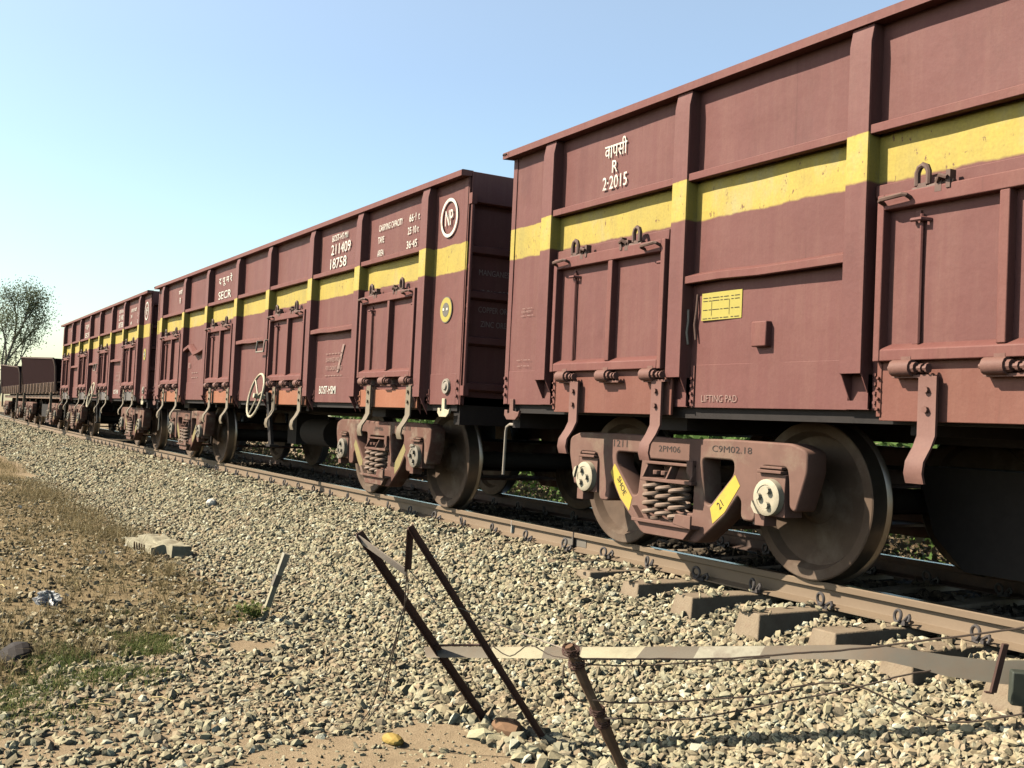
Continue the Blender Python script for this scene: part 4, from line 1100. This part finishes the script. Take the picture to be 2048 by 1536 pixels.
# flat rod standing in front of the bar, and the dark box at the frame's edge
a, b = at(2012, 1290, 4.45), at(1990, 1386, 4.45)
m = MB(); P = [at(2013, 1289, 4.45), at(2003, 1325, 4.45), at(1997, 1350, 4.45), at(1988, 1386, 4.45)]
v = []
for p in P: v += [p-b-crt*.011, p-b+crt*.011, p-b+crt*.011+cfw*.02, p-b-crt*.011+cfw*.02]
f = [(0, 1, 2, 3), (12, 13, 14, 15)] + [(4*i+k, 4*i+(k+1) % 4, 4*i+4+(k+1) % 4, 4*i+4+k) for i in range(3) for k in range(4)]
m.add(v, f); e0 = at(1972, 1384, 4.45)-b; m.add([e0, P[3]-b, P[3]-b+Vector((0, 0, -.006)), e0+Vector((0, 0, -.005))]+[q+cfw*.02 for q in (e0, P[3]-b, P[3]-b+Vector((0, 0, -.006)), e0+Vector((0, 0, -.005)))], [(0, 1, 2, 3), (4, 5, 6, 7), (0, 1, 5, 4), (1, 2, 6, 5), (2, 3, 7, 6), (3, 0, 4, 7)])
o = m.build('iron_hook', M['fence_iron'], loc=b); tag(o, 'short dark flat iron hooked over the bar near the right edge', 'iron hook')
b = at(2060, 1412, 4.40); m = MB()
q = [at(2026, 1344, 4.38)-b, at(2120, 1352, 4.36)-b, at(2120, 1424, 4.36)-b, at(2022, 1411, 4.38)-b]
m.add(q+[p+cfw*.06+crt*.012 for p in q], [(0, 1, 2, 3), (4, 5, 6, 7), (0, 1, 5, 4), (1, 2, 6, 5), (2, 3, 7, 6), (3, 0, 4, 7)])
M['boxdark'] = metal('dark_green_iron', (.06, .065, .05), .3, .6, scale=12)
o = m.build('counterweight', M['boxdark'], loc=b, bevel=.006); tag(o, 'dark iron counterweight on the bar, cut by the right edge', 'counterweight')

# concrete slab at the foot of the ballast
sl_ = empty('concrete_block', (-3.95, -2.44, -.66), math.radians(8)); sl_.scale = (.68, .85, .85); tag(sl_, 'broken concrete block half sunk at the foot of the ballast at the left', 'concrete block')
m = MB(); m.prism([(-.78, .0), (-.80, .15), (-.2, .16), (.62, .13), (.70, .125), (.70, 0)], -.03, .22); m.prism([(-.72, -.0), (-.74, .12), (.05, .10), (.42, .115), (.45, 0)], -.21, -.035)
M['oldconc'] = metal('old_concrete', (.40, .35, .24), .35, .95, scale=11, rust=(.24, .19, .12), rustamt=.8)
o = m.build('slab', M['oldconc'], sl_)
bm = bmesh.new(); bm.from_mesh(o.data); bmesh.ops.triangulate(bm, faces=bm.faces); bmesh.ops.subdivide_edges(bm, edges=bm.edges, cuts=7, use_grid_fill=True)
for v in bm.verts:
    p = v.co; a_ = float(fbm(np.array([p.x*1.3+p.z]), np.array([p.y+p.z*1.7]), .12, 4)[0])-.5
    v.co = p*(1+a_*.10)+Vector((0, 0, a_*.06))
bm.to_mesh(o.data); bm.free(); o.data.update()
m = MB()
for k in range(5): m.tube([(-.3+k*.11, -.214, .11), (-.27+k*.11, -.222, .06), (-.25+k*.11, -.214, .0)], .010, 5)
m.build('groove', M['stake'], sl_)
# white marker stake
a, b = at(526, 1232, 8.2), at(573, 1107, 8.2)
mk = empty('marker_stake', tuple(a)); tag(mk, 'leaning pale square stake with a dark collar, standing at the ballast toe', 'stake')
d = b-a; m = MB(); m.tube([Vector((0, 0, -.03))-d*.02, d*.62], .026, 4); m.build('post', M['oldconc'], mk)
m = MB(); m.tube([d*.48, d*.66], .032, 4); m.build('collar', M['joint'], mk)
m = MB(); m.tube([d*.66, d*.74, d], [.024, .03, .034], 4); m.build('head', M['bar_faded'], mk)
mk_g = rng.normal(size=(160, 3))*np.array([.05, .05, .03])+np.array([.0, -.10, .05])+np.array(a)
V, F, ti = leaves(mk_g, rng.uniform(.012, .03, 160), rng.random(160)); o = np_mesh('weed_tuft', V, F, M['greengrass'], {'tint': ti}); tag(o, 'small green weed at the foot of the leaning pale stake', None, None, 'stuff')
# plastic bag
def lump(name, c, size, mat, seed, label, cat, sub=3, amp=.35, flat=1):
    bm = bmesh.new(); bmesh.ops.create_icosphere(bm, subdivisions=sub, radius=1); r = np.random.default_rng(seed)
    dirs = r.normal(size=(14, 3)); dirs /= np.linalg.norm(dirs, axis=1)[:, None]; am = r.uniform(-1, 1, 14)
    for v in bm.verts:
        p = np.array(v.co); k = 1+amp*sum(a*max(0, p@d)**3 for a, d in zip(am, dirs))+r.uniform(-1, 1)*amp*.12
        v.co = Vector(p*k*np.array(size))
    me = bpy.data.meshes.new(name); bm.to_mesh(me); bm.free(); me.materials.append(mat)
    if not flat: me.shade_smooth()
    o = bpy.data.objects.new(name, me); COL.objects.link(o); o.location = c; tag(o, label, cat); return o
t = NT('thin_plastic'); t.col((.78, .76, .74)); t.set(.25, 0, .6); t.b.inputs['Transmission Weight'].default_value = .35; M['plastic'] = t.m
bo_ = lump('plastic_bag', (-.92, -3.92, -.62), (.15, .11, .075), M['plastic'], 3, 'crumpled clear plastic bag on the dirt near the left edge', 'plastic bag', 4, .5)
for v in bo_.data.vertices:
    p = v.co; k = 1-.38*abs(math.sin(p.x*31+p.z*40))-.3*abs(math.sin(p.y*37-p.x*22+1)); v.co = Vector((p.x*k, p.y*k, p.z*(.6+.5*k)))
M['ochre'] = metal('ochre_stone', (.42, .28, .075), .3, .8, scale=20); M['redstone'] = metal('rust_red_stone', (.24, .135, .075), .3, .9, scale=12)
lump('ochre_stone', (3.36, -2.93, -.635), (.075, .045, .03), M['ochre'], 8, 'ochre-yellow stone on the sand below the hanging wires', 'stone', 2, .3)
lump('brown_stone', (3.48, -2.36, -.60), (.10, .06, .055), M['redstone'], 9, 'reddish-brown wedge of stone between the feet of the iron frame', 'stone', 2, .4)
lump('pale_stone', (-5.97, -1.33, -.30), (.07, .055, .055), M['white'], 12, 'single chalk-white stone on the ballast slope left of the frame', 'stone', 2, .25)
lump('black_lump', (.95, -4.36, -.635), (.12, .08, .05), M['black'], 15, 'black charred lump on the dirt at the left edge', 'stone', 3, .8)
# straws
m = MB()
for i in range(46):
    x = random.uniform(-3, 2.5); y = random.uniform(-4.4, -2.3); A = random.uniform(0, 3.14); l = random.uniform(.05, .17); z = float(ground_z(np.array([x]), np.array([y]))[0])+.012
    m.tube([(x, y, z), (x+l*math.cos(A)*.5, y+l*math.sin(A)*.5, z+.012), (x+l*math.cos(A), y+l*math.sin(A), z)], random.uniform(.002, .006), 5)
M['straw'] = metal('straw', (.58, .46, .22), .2, .8, scale=8)
o = m.build('straw', M['straw']); o['kind'] = 'stuff'; o['label'] = 'pale straws and sticks on the dirt at the left'

# ------------------------------------------------------------------ camera, light, sky
cam = bpy.data.cameras.new('camera'); co = bpy.data.objects.new('camera', cam); COL.objects.link(co)
cam.sensor_fit = 'HORIZONTAL'; cam.sensor_width = 36; cam.lens = 36*CF/2048; cam.clip_start = .05; cam.clip_end = 4000
r_, u_ = crt*math.cos(CROL)-cup*math.sin(CROL)*-1, None
# image x axis / y axis in the world after the roll
ix = crt*math.cos(CROL)+cup*math.sin(CROL); iy = -crt*math.sin(CROL)+cup*math.cos(CROL)
co.matrix_world = Matrix(((ix.x, iy.x, -cfw.x, CP.x), (ix.y, iy.y, -cfw.y, CP.y), (ix.z, iy.z, -cfw.z, CP.z), (0, 0, 0, 1)))
SC.camera = co
SUN = Vector((-.6, -1.0, 1.0)).normalized()
ld = bpy.data.lights.new('sun', 'SUN'); ld.energy = 5.0; ld.angle = math.radians(.55); ld.color = (1, .935, .79)
lo = bpy.data.objects.new('sun', ld); COL.objects.link(lo); lo.rotation_euler = SUN.to_track_quat('Z', 'Y').to_euler()
wd = bpy.data.worlds.new('World'); SC.world = wd; wd.use_nodes = True; nt = wd.node_tree
sky = nt.nodes.new('ShaderNodeTexSky'); sky.sky_type = 'NISHITA'; sky.sun_disc = False
sky.sun_elevation = math.asin(SUN.z); sky.sun_rotation = math.atan2(SUN.x, SUN.y); sky.altitude = 200
sky.air_density = 1.0; sky.dust_density = 1.0; sky.ozone_density = 1.0
# sky shaped by height: brightened above the horizon, dimmed overhead to deepen shade
tc = nt.nodes.new('ShaderNodeTexCoord'); sp = nt.nodes.new('ShaderNodeSeparateXYZ'); nt.links.new(tc.outputs['Generated'], sp.inputs[0])
rp = nt.nodes.new('ShaderNodeValToRGB'); nt.links.new(sp.outputs[2], rp.inputs[0]); el = rp.color_ramp.elements
for p, c in ((0, (.78, .78, .66)), (.07, (.84, .86, .76)), (.16, (.96, .98, .86)), (.22, (1.0, 1.0, .90)), (.30, (1.10, 1.04, .95)), (.385, (1.28, 1.14, .98)), (.48, (.18, .19, .20)), (1, (.11, .11, .13))):
    e_ = el[0] if p == 0 else el[len(el)-1] if p == 1 else el.new(p); e_.color = (*c, 1)
mx = nt.nodes.new('ShaderNodeMix'); mx.data_type = 'RGBA'; mx.blend_type = 'MULTIPLY'; mx.inputs[0].default_value = 1
nt.links.new(sky.outputs[0], mx.inputs[6]); nt.links.new(rp.outputs[0], mx.inputs[7])
bg = nt.nodes['Background']; bg.inputs['Strength'].default_value = .15; nt.links.new(mx.outputs[2], bg.inputs['Color'])
vs = SC.view_settings; vs.view_transform = 'Standard'; vs.look = 'None'; vs.exposure = 0.68; vs.gamma = 1
SC.cycles.max_bounces = 6; SC.cycles.diffuse_bounces = 0; SC.cycles.transparent_max_bounces = 4
